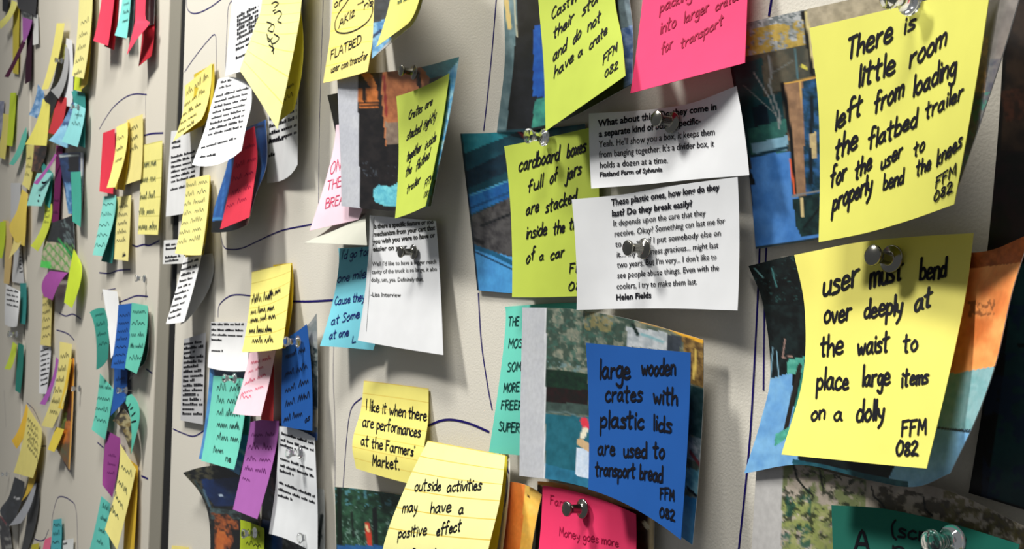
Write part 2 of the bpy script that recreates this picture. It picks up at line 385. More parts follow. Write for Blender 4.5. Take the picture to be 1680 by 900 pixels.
# ---------------------------------------------------------------- pins
def lathe(prof, n=20):
    V = []; Fc = []
    for r, z in prof:
        for k in range(n): V.append((r*math.cos(2*math.pi*k/n), r*math.sin(2*math.pi*k/n), z))
    for i in range(len(prof)-1):
        for k in range(n): a = i*n+k; b = i*n+(k+1) % n; Fc.append((a, b, b+n, a+n))
    Fc.append(tuple(range(n-1, -1, -1))); Fc.append(tuple((len(prof)-1)*n+k for k in range(n)))
    return V, Fc
PINM = {}
def pin(px, py, lift, label, metal=True, tilt=(0, 0), sc=1.0):
    """px,py: where the needle enters the paper; lift: height of that paper (mm)"""
    if 'g' not in PINM:
        mm = .001
        head = [(.2, 0), (4.0, 0.1), (4.5, .5), (4.5, 1.0), (4.1, 1.35), (2.4, 1.7), (2.0, 2.4), (2.0, 6.3), (2.3, 7.6), (3.1, 8.2), (3.3, 8.6), (3.3, 9.4), (3.0, 9.7), (.2, 9.8)]
        clear = [(.2, 0), (3.9, 0.1), (4.4, .6), (4.2, 1.4), (2.6, 2.4), (2.1, 3.6), (2.2, 6.6), (3.1, 8.4), (3.7, 9.2), (3.6, 10.2), (3.0, 10.6), (.2, 10.7)]
        for nm, pr in (('g', clear), ('m', head)):
            V, Fc = lathe([(r*mm, (z+1.2)*mm) for r, z in pr]); me = bpy.data.meshes.new('head'); me.from_pydata(V, [], Fc); me.update()
            for p in me.polygons: p.use_smooth = len(p.vertices) == 4
            me.materials.append(glass_mat() if nm == 'g' else plain((138, 136, 128), .2, 1, spec=.5)); PINM[nm] = me
        V, Fc = lathe([(.05*mm, -6*mm), (.5*mm, -4*mm), (.55*mm, 1.25*mm)], 8); me = bpy.data.meshes.new('needle'); me.from_pydata(V, [], Fc); me.update()
        me.materials.append(plain((190, 190, 190), .25, 1, spec=.5)); PINM['n'] = me
    e = bpy.data.objects.new('push_pin', None); C.objects.link(e); e.empty_display_size = .005
    e.location = unproj(px, py, lift)
    e.rotation_euler = Vector((tilt[0], -1, tilt[1])).to_track_quat('Z', 'X').to_euler(); e.scale = (sc, sc, sc)
    e['label'] = label; e['category'] = 'pin'; e['group'] = 'push pins in the boards'
    h = bpy.data.objects.new('head', PINM['m' if metal else 'g']); C.objects.link(h); h.parent = e
    nd = bpy.data.objects.new('needle', PINM['n']); C.objects.link(nd); nd.parent = e
    return e

# ---------------------------------------------------------------- the boards
wall = bpy.data.objects.new('wall_back', None); C.objects.link(wall); wall['kind'] = 'structure'
wall.location = (0, 0, 0)
def slab(name, xa, xb, y0, y1, mat, parent, z0=.75, z1=2.35):
    """xa, xb: ((px,py),(px,py)) edge lines in the photo, or a world x"""
    def edge(e, z):
        if not isinstance(e, tuple): return e
        (p, q) = e; a = unproj(p[0], p[1], 0); b = unproj(q[0], q[1], 0); t = (z-a[2])/(b[2]-a[2]); return a[0]+(b[0]-a[0])*t
    V = []
    for y in (y0, y1):
        V += [(edge(xa, z0), y, z0), (edge(xb, z0), y, z0), (edge(xb, z1), y, z1), (edge(xa, z1), y, z1)]
    Fc = [(0, 1, 2, 3), (5, 4, 7, 6), (4, 0, 3, 7), (1, 5, 6, 2), (3, 2, 6, 7), (4, 5, 1, 0)]
    o = mesh(name, V, Fc, mat, parent, smooth=False)
    bv = o.modifiers.new('Bevel', 'BEVEL'); bv.width = .0012; bv.segments = 2
    return o
boardm = plain((204, 199, 187), .8, grain=.06)
boardm2 = plain((196, 190, 177), .8, grain=.06)
slab('panel', ((301, 100), (277, 850)), .45, 0, .022, boardm, wall)
slab('panel', ((57, 0), (31, 900)), ((278, 0), (242, 900)), 0, .022, boardm2, wall)
slab('panel', -4.6, ((54, 0), (28, 900)), 0, .022, boardm2, wall)
tr = slab('trim_1', ((278.6, 0), (242.6, 900)), ((291.5, 100), (262, 850)), .001, .03, plain((128, 124, 112), .9, grain=.12), None); tr['kind'] = 'structure'
tr2 = slab('gap_shade_strip', ((291.5, 100), (262, 850)), ((303, 100), (280, 850)), .002, .03, plain((10, 10, 10), .9), None); tr2['kind'] = 'structure'  # black strip stands in for the darkness of the open gap
bk = slab('backing', -4.7, .5, .0301, .05, plain((16, 15, 15), .9), wall)

flat = Surf('-80,-200,0 1900,-200,0/-80,1100,0 1900,1100,0')
flat.P = np.array([[(-4, 0, 2.2), (.4, 0, 2.2)], [(-4, 0, .8), (.4, 0, .8)]])
def line_on_board(s, wmm=1.2, ink='m'):
    P = smooth_line(pts(s), 6); W = unproj(P[:, 0], P[:, 1], 0)
    W = W+np.array([0, -.0002, 0]); T = np.gradient(W, axis=0); T /= np.linalg.norm(T, axis=1, keepdims=True)
    Sd = np.cross(np.array([[0, -1, 0]]), T)*wmm*.0005; V = []; Fc = []
    for p, d in zip(W, Sd): V += [p+d, p-d]
    for k in range(len(W)-1): Fc.append((2*k, 2*k+1, 2*k+3, 2*k+2))
    mesh('marker_line', V, Fc, ink_mat(ink), wall)
LIME = (190, 203, 86); YEL = (242, 234, 130); PALE = (236, 232, 160); LINEC = (214, 190, 90)
PINK = (236, 66, 128); BLUE = (22, 84, 160); TEAL = (110, 205, 188); SKY = (142, 212, 222); RED = (224, 58, 80)
PURP = (168, 96, 172); WHITE = (222, 223, 225); GOLD = (226, 188, 40); GREY = (176, 176, 178)
# ================================================= far right
sheet('photo', None, 'large dark print at the right edge, behind the top right playground print',
 '1652,-80,3 1790,-90,3/1640,180,3 1780,180,3/1618,425,3 1755,440,3',
 paintops=[('a', (22, 16, 14), (46, 34, 26), 22), ('f', '1600,-100 1660,-100 1645,200 1625,430 1600,430', (8, 8, 8), (14, 12, 12), 9), ('f', '1640,150 1700,140 1700,190 1650,200', (60, 34, 24), (30, 20, 16), 8), ('f', '1600,250 1800,240 1800,460 1600,460', (8, 10, 12), (24, 12, 18), 20)])
sheet('photo', None, 'large dark teal print with black border at the lower right edge',
 '1640,430,3 1800,410,3/1620,610,3 1790,620,3/1589,808,3 1760,860,3',
 paintops=[('a', (14, 42, 46), (22, 56, 58), 60), ('f', '1560,400 1662,400 1648,600 1618,820 1560,820', (6, 6, 8), (10, 12, 12), 20), ('l', '1672,566 1680,566', 6, (6, 14, 16)), ('l', '1590,806 1700,842', 5, (8, 8, 10)), ('n', '1620,500 1700,500 1700,820 1610,820', (16, 32, 58), 30, .6)])
sheet('photo', None, 'playground print at the bottom right with white left margin and cracked pale wall',
 '1243,733,4 1390,782,6 1540,800,8 1700,872,9/1236,850,5 1385,890,8 1530,920,10 1680,985,11/1228,1000,6 1370,1040,9 1520,1075,12 1670,1130,13',
 paintops=[('a', (150, 140, 128), (184, 172, 158), 26), ('n', '1284,740 1420,760 1420,1000 1280,1000', (92, 108, 56), 13, .47), ('n', '1284,820 1380,830 1380,1000 1280,1000', (142, 150, 84), 9, .45), ('n', '1284,750 1420,760 1420,900 1280,880', (22, 28, 18), 9, .62),
   ('n', '1284,800 1330,800 1330,1000 1280,1000', (24, 66, 58), 12, .58), ('n', '1440,790 1700,860 1700,930 1440,850', (48, 42, 30), 14, .5), ('n', '1550,800 1700,860 1700,930 1540,850', (96, 88, 52), 8, .5), ('l', '1430,798 1434,815 1446,824 1452,834', 2.4, (20, 20, 18)), ('l', '1515,815 1518,835 1530,846', 3, (14, 14, 12)), ('l', '1302,762 1308,785 1320,800 1334,812', 3, (26, 30, 24)), ('l', '1345,772 1350,800', 3, (26, 30, 24)),
   ('f', '1200,700 1290,700 1284,755 1282,872 1279,1020 1200,1020', (170, 168, 166), (176, 174, 172), 40)])
sheet('note', (26, 112, 96), 'dark teal sticky note at the bottom right corner, only its top showing',
 '1364,828,13 1450,834,15 1560,858,17 1672,892,19/1368,950,20 1450,955,22 1550,975,24 1655,1010,26/1372,1080,30 1450,1085,32 1545,1105,34 1640,1140,36',
 tx=[('h', 'A', 1402, 903, 1426, 905, 20), ('h', '(scruffy', 1462, 878, 1585, 897, 13), ('h', 'nob', 1464, 908, 1530, 918, 12)], pen=1.3, slant=0)
sheet('photo', None, 'curled print with orange and pale blue right side behind the yellow bend note',
 '1228,436,2 1310,417,4 1440,400,7 1597,414,12 1690,384,22/1252,500,3 1330,500,6 1450,485,9 1580,500,14 1660,478,26/1264,610,4 1340,615,8 1450,610,11 1555,620,16 1634,592,28/1248,690,5 1330,700,9 1440,705,13 1530,715,18 1600,688,28/1221,776,6 1315,762,9 1430,788,14 1500,798,18 1558,776,24',
 paintops=[('a', (8, 10, 10), (16, 26, 26), 14), ('n', '1228,436 1330,400 1340,560 1250,560', (46, 84, 82), 5, .72), ('l', '1238,440 1252,455', 2, (90, 130, 130)), ('l', '1266,440 1274,470', 2, (60, 110, 110)),
   ('f', '1200,560 1300,545 1300,640 1310,760 1200,800', (98, 150, 200), (120, 172, 214), 25), ('f', '1200,500 1330,500 1330,600 1300,610 1262,622 1200,610', (10, 14, 14), (22, 34, 34), 10), ('l', '1268,570 1264,620 1278,620 1274,575', 1.6, (120, 160, 180)), ('f', '1292,590 1320,585 1320,610 1292,614', (60, 140, 124), (90, 170, 150), 8), ('l', '1312,600 1288,710', 7, (34, 30, 26)), ('l', '1318,610 1296,712', 4, (50, 130, 112)), ('f', '1272,712 1295,700 1296,715 1270,732', (70, 150, 130), (90, 180, 160), 8), ('l', '1288,556 1284,586 1300,584', 2, (150, 120, 110)),
   ('f', '1430,395 1600,360 1600,420 1430,440', (6, 8, 8), (12, 14, 14), 14),  # black top band paints in the shade lying on the print
   ('f', '1560,300 1720,300 1720,590 1624,602 1566,612 1540,612', (222, 122, 62), (244, 160, 92), 34), ('f', '1570,380 1720,350 1720,425 1590,440', (140, 66, 24), (190, 96, 46), 12), ('n', '1588,495 1632,490 1632,515 1588,520', (120, 70, 40), 5, .5),
   ('f', '1530,612 1566,612 1624,602 1700,600 1640,706 1530,701', (112, 160, 164), (134, 172, 176), 12), ('f', '1500,700 1640,708 1620,820 1440,820', (112, 164, 208), (136, 188, 226), 18), ('l', '1538,701 1590,708', 3, (24, 34, 40)), ('f', '1300,752 1490,790 1490,830 1300,800', (24, 74, 88), (44, 96, 108), 14)])
sheet('note', (230, 222, 112), 'yellow sticky note about bending at the waist, pinned below the top right note',
 '1303,418,7 1410,397,9 1500,388,11 1597,382,12/1320,505,11 1405,490,15 1490,484,17 1584,484,18/1317,620,19 1400,618,23 1470,618,26 1556,618,27/1282,745,30 1365,753,33 1440,761,35 1520,768,36',
 tx=[('h', 'user', 1350, 487, 1408, 466, 22), ('h', 'must', 1427, 472, 1480, 458, 20), ('h', 'bend', 1509, 460, 1552, 454, 18), ('h', 'over', 1352, 530, 1396, 524, 18), ('h', 'deeply', 1418, 522, 1480, 514, 17), ('h', 'at', 1500, 512, 1528, 500, 17),
     ('h', 'the', 1346, 583, 1383, 580, 18), ('h', 'waist', 1407, 582, 1458, 574, 17), ('h', 'to', 1482, 576, 1505, 574, 15), ('h', 'place', 1340, 638, 1392, 638, 17), ('h', 'large', 1415, 632, 1460, 631, 17), ('h', 'items', 1479, 634, 1523, 627, 15),
     ('h', 'on', 1331, 690, 1353, 687, 15), ('h', 'a', 1368, 690, 1382, 689, 14), ('h', 'dolly', 1405, 690, 1450, 686, 17), ('h', 'FFM', 1479, 716, 1519, 712, 13), ('h', '082', 1470, 746, 1506, 745, 15)], pen=1.25, slant=.06, key='bend')
sheet('photo', None, 'large outdoor playground print with bare trees behind the top right yellow note',
 '1187,46,2 1320,16,5 1480,-20,11 1600,-48,26 1690,-66,48/1207,160,2 1330,140,5 1470,105,9 1575,85,24 1648,78,46/1228,280,2 1335,262,5 1450,238,8 1545,218,20 1603,215,38/1240,408,2 1340,393,4 1430,375,7 1500,357,12 1563,333,25',
 paintops=[('a', (40, 44, 40), (66, 64, 54), 18), ('f', '1180,0 1440,-60 1440,90 1196,100', (120, 124, 124), (168, 170, 170), 9), ('n', '1180,0 1440,-60 1440,80 1196,80', (70, 80, 82), 5, .6), ('n', '1190,55 1330,30 1330,80 1196,105', (176, 140, 40), 8, .4), ('f', '1196,97 1330,72 1330,140 1200,160', (60, 62, 54), (84, 80, 66), 14),
   ('f', '1196,108 1250,95 1260,260 1210,260', (16, 52, 56), (24, 70, 70), 18), ('f', '1214,170 1285,150 1285,220 1220,230', (16, 50, 54), (20, 60, 66), 12), ('f', '1232,176 1258,170 1264,214 1240,220', (8, 22, 34), (12, 28, 40), 10), ('f', '1225,212 1290,195 1290,250 1232,256', (50, 104, 92), (40, 86, 80), 10),
   ('f', '1232,236 1292,222 1292,246 1234,252', (110, 150, 170), (130, 166, 184), 20), ('f', '1232,256 1420,232 1420,420 1236,420', (56, 108, 172), (72, 124, 186), 22), ('l', '1234,256 1292,242', 5, (22, 50, 62)),
   ('l', '1262,92 1266,120 1262,140 1280,190 1278,210', 3, (120, 124, 124)), ('l', '1236,118 1262,160 1278,200', 2, (130, 130, 128)), ('l', '1266,120 1300,100', 1.5, (100, 104, 100)), ('l', '1303,80 1308,128', 2.5, (70, 104, 112)), ('l', '1220,140 1270,185', 1.5, (110, 116, 114)), ('l', '1316,108 1322,112', 5, (200, 190, 80)),
   ('f', '1314,18 1322,16 1338,130 1332,132', (10, 10, 10), (16, 16, 14), 9), ('f', '1322,16 1470,-40 1470,30 1332,60', (150, 140, 118), (176, 164, 140), 10), ('l', '1322,20 1336,110', 4, (200, 186, 130)),
   ('f', '1284,138 1316,132 1322,250 1326,330 1310,330 1294,230', (120, 92, 70), (150, 116, 86), 14), ('l', '1284,138 1340,126', 2.5, (196, 150, 70)), ('l', '1284,138 1298,230 1304,320', 6, (10, 10, 10)), ('l', '1296,262 1304,318', 3, (210, 90, 50)), ('l', '1313,134 1318,180', 3, (200, 160, 90)), ('f', '1316,134 1346,128 1346,390 1322,330', (14, 44, 56), (40, 84, 130), 10), ('l', '1332,160 1330,300', 6, (10, 22, 30)), ('f', '1328,220 1338,216 1340,258 1332,260', (190, 170, 120), (170, 150, 110), 6), ('l', '1300,322 1346,312', 3, (120, 120, 120)), ('f', '1300,326 1346,316 1346,384 1314,388 1306,370', (14, 30, 30), (26, 52, 50), 8), ('f', '1312,326 1318,324 1320,354 1314,356', (200, 180, 130), (190, 170, 120), 6), ('l', '1320,372 1346,340', 3, (8, 16, 16)),
   ('l', '1187,46 1207,160 1228,280 1236,300', 6, (10, 14, 12)), ('f', '1560,-60 1720,-100 1720,90 1600,110', (96, 92, 90), (120, 116, 112), 20), ('f', '1590,100 1700,90 1640,340 1560,340', (70, 74, 86), (110, 108, 106), 12), ('f', '1600,60 1622,60 1616,150 1600,150', (190, 150, 110), (120, 104, 96), 8), ('n', '1560,150 1640,150 1600,300 1560,300', (60, 130, 110), 10, .55), ('l', '1240,406 1340,392 1430,373 1563,332', 4, (30, 40, 40))])
sheet('note', (220, 218, 104), 'yellow sticky note about little room in a trailer, top right',
 '1328,46,11 1430,22,17 1530,-2,26 1626,-28,40/1342,165,15 1430,145,20 1520,122,29 1607,100,41/1345,290,18 1425,268,23 1505,245,30 1585,228,40/1343,397,23 1420,382,26 1495,360,31 1565,335,36',
 tx=[('h', 'There', 1390, 98, 1464, 66, 20), ('h', 'is', 1482, 58, 1502, 46, 16), ('h', 'little', 1408, 143, 1468, 119, 20), ('h', 'room', 1492, 112, 1552, 74, 19), ('h', 'left', 1370, 214, 1413, 186, 18), ('h', 'from', 1434, 188, 1482, 157, 19), ('h', 'loading', 1498, 158, 1568, 122, 19),
     ('h', 'the', 1370, 262, 1406, 243, 19), ('h', 'flatbed', 1424, 246, 1504, 206, 17), ('h', 'trailer', 1518, 196, 1580, 160, 15), ('h', 'for', 1362, 308, 1388, 292, 17), ('h', 'the', 1403, 294, 1430, 276, 17), ('h', 'user', 1445, 279, 1480, 256, 14), ('h', 'to', 1499, 258, 1517, 244, 13),
     ('h', 'properly', 1366, 346, 1430, 314, 17), ('h', 'bend', 1449, 312, 1482, 300, 14), ('h', 'the', 1503, 290, 1527, 276, 14), ('h', 'knees', 1537, 273, 1578, 240, 14), ('h', 'FFM', 1535, 309, 1568, 286, 10), ('h', '082', 1532, 331, 1563, 314, 11)], pen=1.35, slant=.1, key='room')
# ================================================= upper middle
sheet('photo', None, 'dark vehicle print behind the lime crate note, top centre',
 '826,-110,2 890,-118,5 960,-124,6 1030,-130,7/826,0,3 890,-6,7 960,-12,8 1031,-20,9/828,100,3 890,92,8 960,72,10 1038,52,11/815,217,2 870,214,6 930,196,10 1037,138,14',
 paintops=[('a', (12, 12, 14), (26, 26, 30), 12), ('f', '800,-130 846,-130 848,60 832,220 800,220', (80, 106, 112), (110, 134, 138), 14), ('l', '828,-20 836,45', 7, (196, 172, 110)), ('l', '842,-20 848,60', 2, (180, 176, 150)), ('f', '846,60 900,60 900,220 830,220', (10, 12, 14), (22, 24, 28), 10), ('f', '876,42 906,40 906,160 874,158', (20, 66, 140), (30, 84, 160), 10), ('f', '878,165 920,150 920,220 870,220', (40, 104, 96), (60, 140, 120), 10),
   ('f', '1000,-130 1060,-130 1060,60 1020,60', (110, 126, 134), (84, 96, 104), 12), ('f', '1014,50 1040,40 1042,140 1026,150', (60, 84, 130), (120, 140, 176), 8), ('l', '1036,140 930,198 870,214', 5, (8, 10, 10)), ('l', '815,216 870,214', 3, (20, 60, 70))])
sheet('note', (188, 203, 80), 'lime sticky note about having no crate, hanging at the top centre',
 '874,-105,9 940,-112,10 1004,-122,11/884,10,10 950,2,12 1008,-6,13/892,110,14 955,88,17 1020,62,18/895,215,20 960,170,22 1026,124,24',
 tx=[('h', 'Castin', 905, 32, 945, 2, 10), ('h', 'their', 908, 64, 941, 36, 11), ('h', 'stor', 955, 27, 985, -2, 11), ('h', 'and', 907, 101, 929, 82, 11), ('h', 'do', 940, 74, 953, 60, 11), ('h', 'not', 964, 52, 985, 34, 11),
     ('h', 'have', 909, 128, 941, 100, 10), ('h', 'a', 948, 96, 956, 88, 9), ('h', 'crate', 967, 82, 996, 55, 10), ('h', 'FFM', 989, 108, 1012, 84, 9), ('h', '082', 992, 128, 1014, 112, 9)], pen=1.25, slant=.1)
sheet('note', (236, 66, 116), 'hot pink sticky note about larger crates, top right of centre',
 '1066,-150,4 1140,-162,5 1232,-178,6/1054,0,9 1140,-14,9 1227,-30,8/1034,153,19 1120,130,18 1222,103,15',
 tx=[('h', 'packing', 1083, 20, 1135, -4, 10), ('h', 'into', 1083, 56, 1109, 44, 11), ('h', 'larger', 1122, 38, 1162, 18, 10), ('h', 'crates', 1174, 18, 1214, -3, 9), ('h', 'for', 1085, 90, 1103, 78, 10), ('h', 'transport', 1117, 80, 1186, 40, 9)], ink='d', pen=.7, slant=.1)
sheet('photo', None, 'dark blue car print behind the lime cardboard boxes note',
 '755,219,1 850,215,2 960,203,2/765,305,1 855,302,2 965,295,2/775,395,1.5 860,395,2 970,392,2/783,476,2 865,482,2 975,486,2',
 paintops=[('a', (14, 50, 62), (22, 64, 76), 20), ('f', '750,215 860,210 850,216 760,252', (28, 110, 124), (50, 130, 140), 16), ('f', '755,285 850,240 860,270 765,310', (12, 28, 40), (16, 40, 54), 12), ('f', '760,322 850,290 850,318 770,352', (24, 74, 130), (34, 96, 150), 12), ('l', '768,322 850,290', 2, (70, 140, 170)), ('l', '770,342 845,312', 3, (20, 60, 100)), ('f', '770,355 850,318 850,430 775,405', (44, 42, 44), (74, 72, 72), 8), ('l', '776,392 792,398', 6, (20, 20, 20)), ('l', '790,370 840,350', 4, (20, 22, 26)),
   ('f', '776,402 850,425 850,490 780,490', (62, 130, 186), (70, 144, 200), 16), ('l', '776,404 810,416 850,436', 7, (20, 80, 112)), ('l', '778,412 850,446', 2, (14, 44, 66)), ('l', '755,219 765,305 775,395 783,476', 4, (10, 20, 26)), ('f', '860,208 970,196 970,222 880,232', (14, 62, 74), (20, 80, 90), 10), ('l', '850,215 862,226', 4, (190, 50, 60)), ('l', '858,215 872,224', 3, (220, 224, 230)), ('l', '866,214 878,222', 3, (40, 60, 150)), ('l', '874,214 884,222', 3, (190, 50, 60))])
sheet('note', (187, 203, 78), 'lime sticky note about cardboard boxes of jars, centre',
 '827,240,4 895,226,5 980,206,5/838,350,5 900,340,6 983,328,4/840,487,10 905,487,8 985,484,3',
 tx=[('h', 'cardboard', 851, 281, 917, 262, 12), ('h', 'boxes', 930, 258, 961, 249, 12), ('h', 'full', 866, 316, 890, 306, 11), ('h', 'of', 902, 302, 914, 294, 11), ('h', 'jars', 928, 296, 953, 284, 12), ('h', 'are', 863, 353, 884, 345, 11), ('h', 'stacked', 895, 349, 945, 330, 11),
     ('h', 'inside', 863, 392, 897, 384, 11), ('h', 'the', 908, 384, 926, 379, 11), ('h', 'trunk', 934, 377, 966, 368, 11), ('h', 'of', 863, 433, 877, 423, 11), ('h', 'a', 885, 427, 892, 425, 8), ('h', 'car', 903, 426, 925, 420, 10), ('h', 'FFM', 934, 447, 966, 444, 9), ('h', '082', 932, 476, 964, 474, 9)], pen=1.25, slant=.1)
sheet('slip', WHITE, 'white typed slip asking about a divider box, pinned under the pink note',
 '966,186,8 1050,181,4 1130,170,4 1208,141,11/967,248,9 1055,243,7 1135,232,7 1221,215,12/970,309,11 1060,302,9 1140,294,9 1229,287,13',
 tx=[('p', 'What about this? Do they come in', 982, 208, 1176, 180, 11, 1), ('p', 'a separate kind of box, a specific-', 983, 225, 1150, 203, 11, 1), ('p', "Yeah. He'll show you a box, it keeps them", 983, 242, 1173, 221, 11, 0), ('p', "from banging together. It's a divider box, it", 983, 259, 1172, 240, 11, 0), ('p', 'holds a dozen at a time.', 984, 276, 1096, 267, 10.5, 0), ('p', 'Flatland Farm of Sylvania', 984, 290, 1087, 281, 7.5, 1)], key='what')
sheet('slip', WHITE, 'white typed slip about plastic ones, hanging just below the divider box slip',
 '938,327,13 1020,319,8 1100,305,8 1210,290,12/945,420,12 1025,414,7 1110,402,7 1213,396,11/946,508,11 1030,506,8 1115,506,8 1210,509,12',
 tx=[('p', 'These plastic ones, how long do they', 1003, 337, 1181, 311, 10.5, 1), ('p', 'last? Do they break easily?', 1004, 355, 1136, 338, 10.5, 1), ('p', 'It depends upon the care that they', 1006, 371, 1158, 353, 10, 0), ('p', 'receive. Okay? Something can last me for', 1008, 388, 1190, 366, 10, 0), ('p', 'to me, sad if I put somebody else on', 1010, 405, 1183, 386, 10, 0),
     ('p', 'it.... my goodness gracious... might last', 1012, 422, 1179, 406, 10, 0), ('p', "two years. But I'm very... I don't like to", 1013, 439, 1176, 425, 10, 0), ('p', 'see people abuse things. Even with the', 1013, 456, 1180, 443, 10, 0), ('p', 'coolers, I try to make them last.', 1012, 474, 1144, 466, 10, 0), ('p', 'Helen Fields', 1011, 492, 1069, 488, 9.5, 1)], key='helen')
# ================================================= lower middle
sheet('note', (112, 212, 192), 'teal sticky note in capitals, half hidden behind the garden print',
 '828,503,2 895,498,2 950,496,2/826,570,4 885,566,4 945,566,3/802,742,12 860,747,5 915,752,3',
 tx=[('h', 'THE', 834, 534, 851, 533, 8), ('h', 'MOST', 834, 570, 864, 569, 8), ('h', 'SOME', 832, 609, 862, 606, 8), ('h', 'MORE', 826, 643, 852, 641, 8), ('h', 'FREER', 822, 671, 856, 671, 8), ('h', 'SUPER', 818, 706, 852, 708, 8)], ink='t', pen=.6, slant=.1)
sheet('photo', None, 'garden print with grey left margin behind the blue crates note',
 '857,504,9 940,507,9 1040,525,9 1154,557,7/855,600,9 935,605,8 1035,625,8 1153,665,7/853,700,10 930,708,9 1030,725,9 1146,780,8/852,780,11 925,790,11 1030,822,11 1136,893,9',
 paintops=[('a', (70, 84, 72), (120, 124, 108), 10), ('f', '895,500 1060,520 1060,620 895,610', (96, 108, 96), (140, 140, 122), 7), ('n', '895,500 1040,520 1040,620 895,620', (34, 56, 48), 14, .5), ('n', '895,500 1040,520 1040,620 895,620', (60, 96, 84), 6, .62), ('n', '960,510 1010,515 1000,545 960,540', (140, 126, 80), 7, .45), ('n', '895,590 970,600 970,630 895,625', (110, 136, 140), 5, .62), ('f', '895,605 965,612 965,660 895,655', (22, 50, 34), (16, 34, 26), 8), ('f', '895,635 965,640 965,665 895,660', (34, 18, 18), (22, 20, 18), 6), ('f', '895,658 970,664 970,682 895,676', (60, 78, 72), (48, 62, 58), 8), ('f', '895,678 970,684 970,810 895,790', (22, 82, 96), (32, 96, 112), 18), ('f', '893,760 975,780 975,830 893,800', (30, 92, 118), (40, 110, 140), 18), ('l', '895,676 930,676 965,688', 2, (90, 110, 110)),
   ('f', '1028,535 1095,545 1093,575 1028,568', (160, 168, 172), (196, 200, 202), 8), ('l', '1038,532 1046,548', 5, (24, 40, 36)), ('l', '1052,548 1088,560', 4, (130, 170, 176)), ('f', '1096,548 1118,552 1116,578 1094,574', (60, 66, 74), (50, 56, 62), 8), ('f', '1118,550 1160,560 1158,636 1132,630', (80, 60, 36), (150, 120, 66), 7), ('l', '1142,575 1138,620', 4, (210, 180, 90)), ('f', '1126,630 1160,640 1156,720 1126,712', (26, 52, 54), (50, 76, 78), 8), ('f', '1130,715 1158,720 1152,760 1126,750', (170, 176, 180), (90, 110, 116), 7), ('l', '1132,740 1150,765', 5, (120, 60, 64)), ('f', '1122,765 1160,775 1150,815 1122,800', (130, 186, 200), (70, 130, 150), 8), ('f', '1120,812 1160,820 1150,900 1110,890', (40, 110, 160), (56, 130, 176), 10), ('l', '1128,800 1145,815', 4, (14, 24, 30)),
   ('l', '958,690 962,700', 12, (206, 52, 70)), ('l', '960,705 956,715', 9, (220, 214, 190)), ('f', '945,734 970,738 970,785 945,780', (180, 196, 214), (200, 210, 222), 6), ('l', '952,725 968,735', 12, (190, 160, 120)), ('l', '1050,526 1100,539 1152,557', 3.5, (200, 150, 60)), ('l', '1100,540 1152,560', 5, (230, 170, 50)), ('f', '840,495 897,500 893,800 840,800', (178, 180, 186), (184, 186, 190), 30), ('l', '895,506 893,786', 1.5, (212, 214, 216))])
sheet('note', BLUE, 'blue sticky note about wooden crates with plastic lids, lower centre',
 '961,562,13 1045,570,14 1133,578,13/966,680,15 1045,690,17 1129,705,16/965,802,20 1038,832,22 1117,885,22',
 tx=[('h', 'large', 984, 619, 1034, 620, 17), ('h', 'wooden', 1053, 615, 1108, 614, 14), ('h', 'crates', 993, 658, 1054, 657, 14), ('h', 'with', 1072, 660, 1111, 664, 14), ('h', 'plastic', 985, 701, 1056, 702, 16), ('h', 'lids', 1072, 704, 1102, 708, 14), ('h', 'are', 981, 744, 1009, 746, 13), ('h', 'used', 1023, 748, 1061, 750, 14), ('h', 'to', 1072, 750, 1090, 752, 14),
     ('h', 'transport', 977, 779, 1042, 783, 13), ('h', 'bread', 1050, 785, 1087, 790, 13), ('h', 'FFM', 1083, 818, 1106, 821, 10), ('h', '082', 1082, 846, 1107, 854, 11)], pen=1.7, slant=.02)
sheet('photo', None, 'tan and dark brown print behind the bottom pink note',
 '882,789,4 970,800,4 1073,828,4/878,900,6 965,910,6 1071,935,6/870,1030,9 955,1045,9 1062,1065,9',
 paintops=[('a', (30, 20, 16), (60, 40, 28), 12), ('f', '870,770 1090,815 1090,850 1000,824 890,800', (190, 160, 110), (160, 132, 90), 5), ('l', '882,790 1000,808 1072,832', 9, (186, 156, 108)), ('l', '1069,830 1066,1060', 9, (196, 174, 128)), ('l', '880,788 930,800', 8, (200, 130, 60)), ('l', '1058,858 1062,864', 7, (190, 180, 150))])
sheet('note', (238, 58, 108), 'pink sticky note about money, pinned at the bottom centre',
 '890,796,8 965,812,8 1043,843,8/885,890,10 960,905,10 1043,925,10/870,1010,20 950,1025,20 1035,1040,20',
 tx=[('h', 'Farm', 903, 826, 932, 832, 8), ('h', 'Money goes more', 918, 878, 1015, 896, 8), ('h', 'to the', 925, 915, 970, 920, 8)], ink='d', pen=.45, slant=0, key='money')
sheet('card', (236, 140, 60), 'orange and yellow card edge between the lined note and the pink note',
 '833,790,6 862,795,7 889,811,6/826,880,9 852,890,11 872,900,10/812,1000,14 838,1010,16 858,1015,15',
 paintops=[('a', (226, 122, 52), (236, 138, 66), 20), ('f', '862,780 900,780 880,900 860,1020 840,1020 856,880', (240, 184, 80), (236, 196, 100), 16), ('l', '866,813 868,815', 3, (60, 40, 30))])
line_on_board('703,698 722,690 742,688 770,694 803,708', 1.3)
sheet('slip', (238, 238, 236), 'narrow white paper edge with purple pen lines beside the big lined note',
 '800,742,4 832,742,6/805,790,6 836,790,9/790,920,10 822,920,14', tx=[('c', '820,744 826,760 833,790 829,830'), ('c', '824,742 830,758 838,785')], ink='m', pen=1.1)
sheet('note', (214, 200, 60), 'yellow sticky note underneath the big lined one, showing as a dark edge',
 '706,726,8 770,738,8 832,748,8/690,820,11 755,832,11 824,840,12/660,960,18 735,970,18 802,975,19')
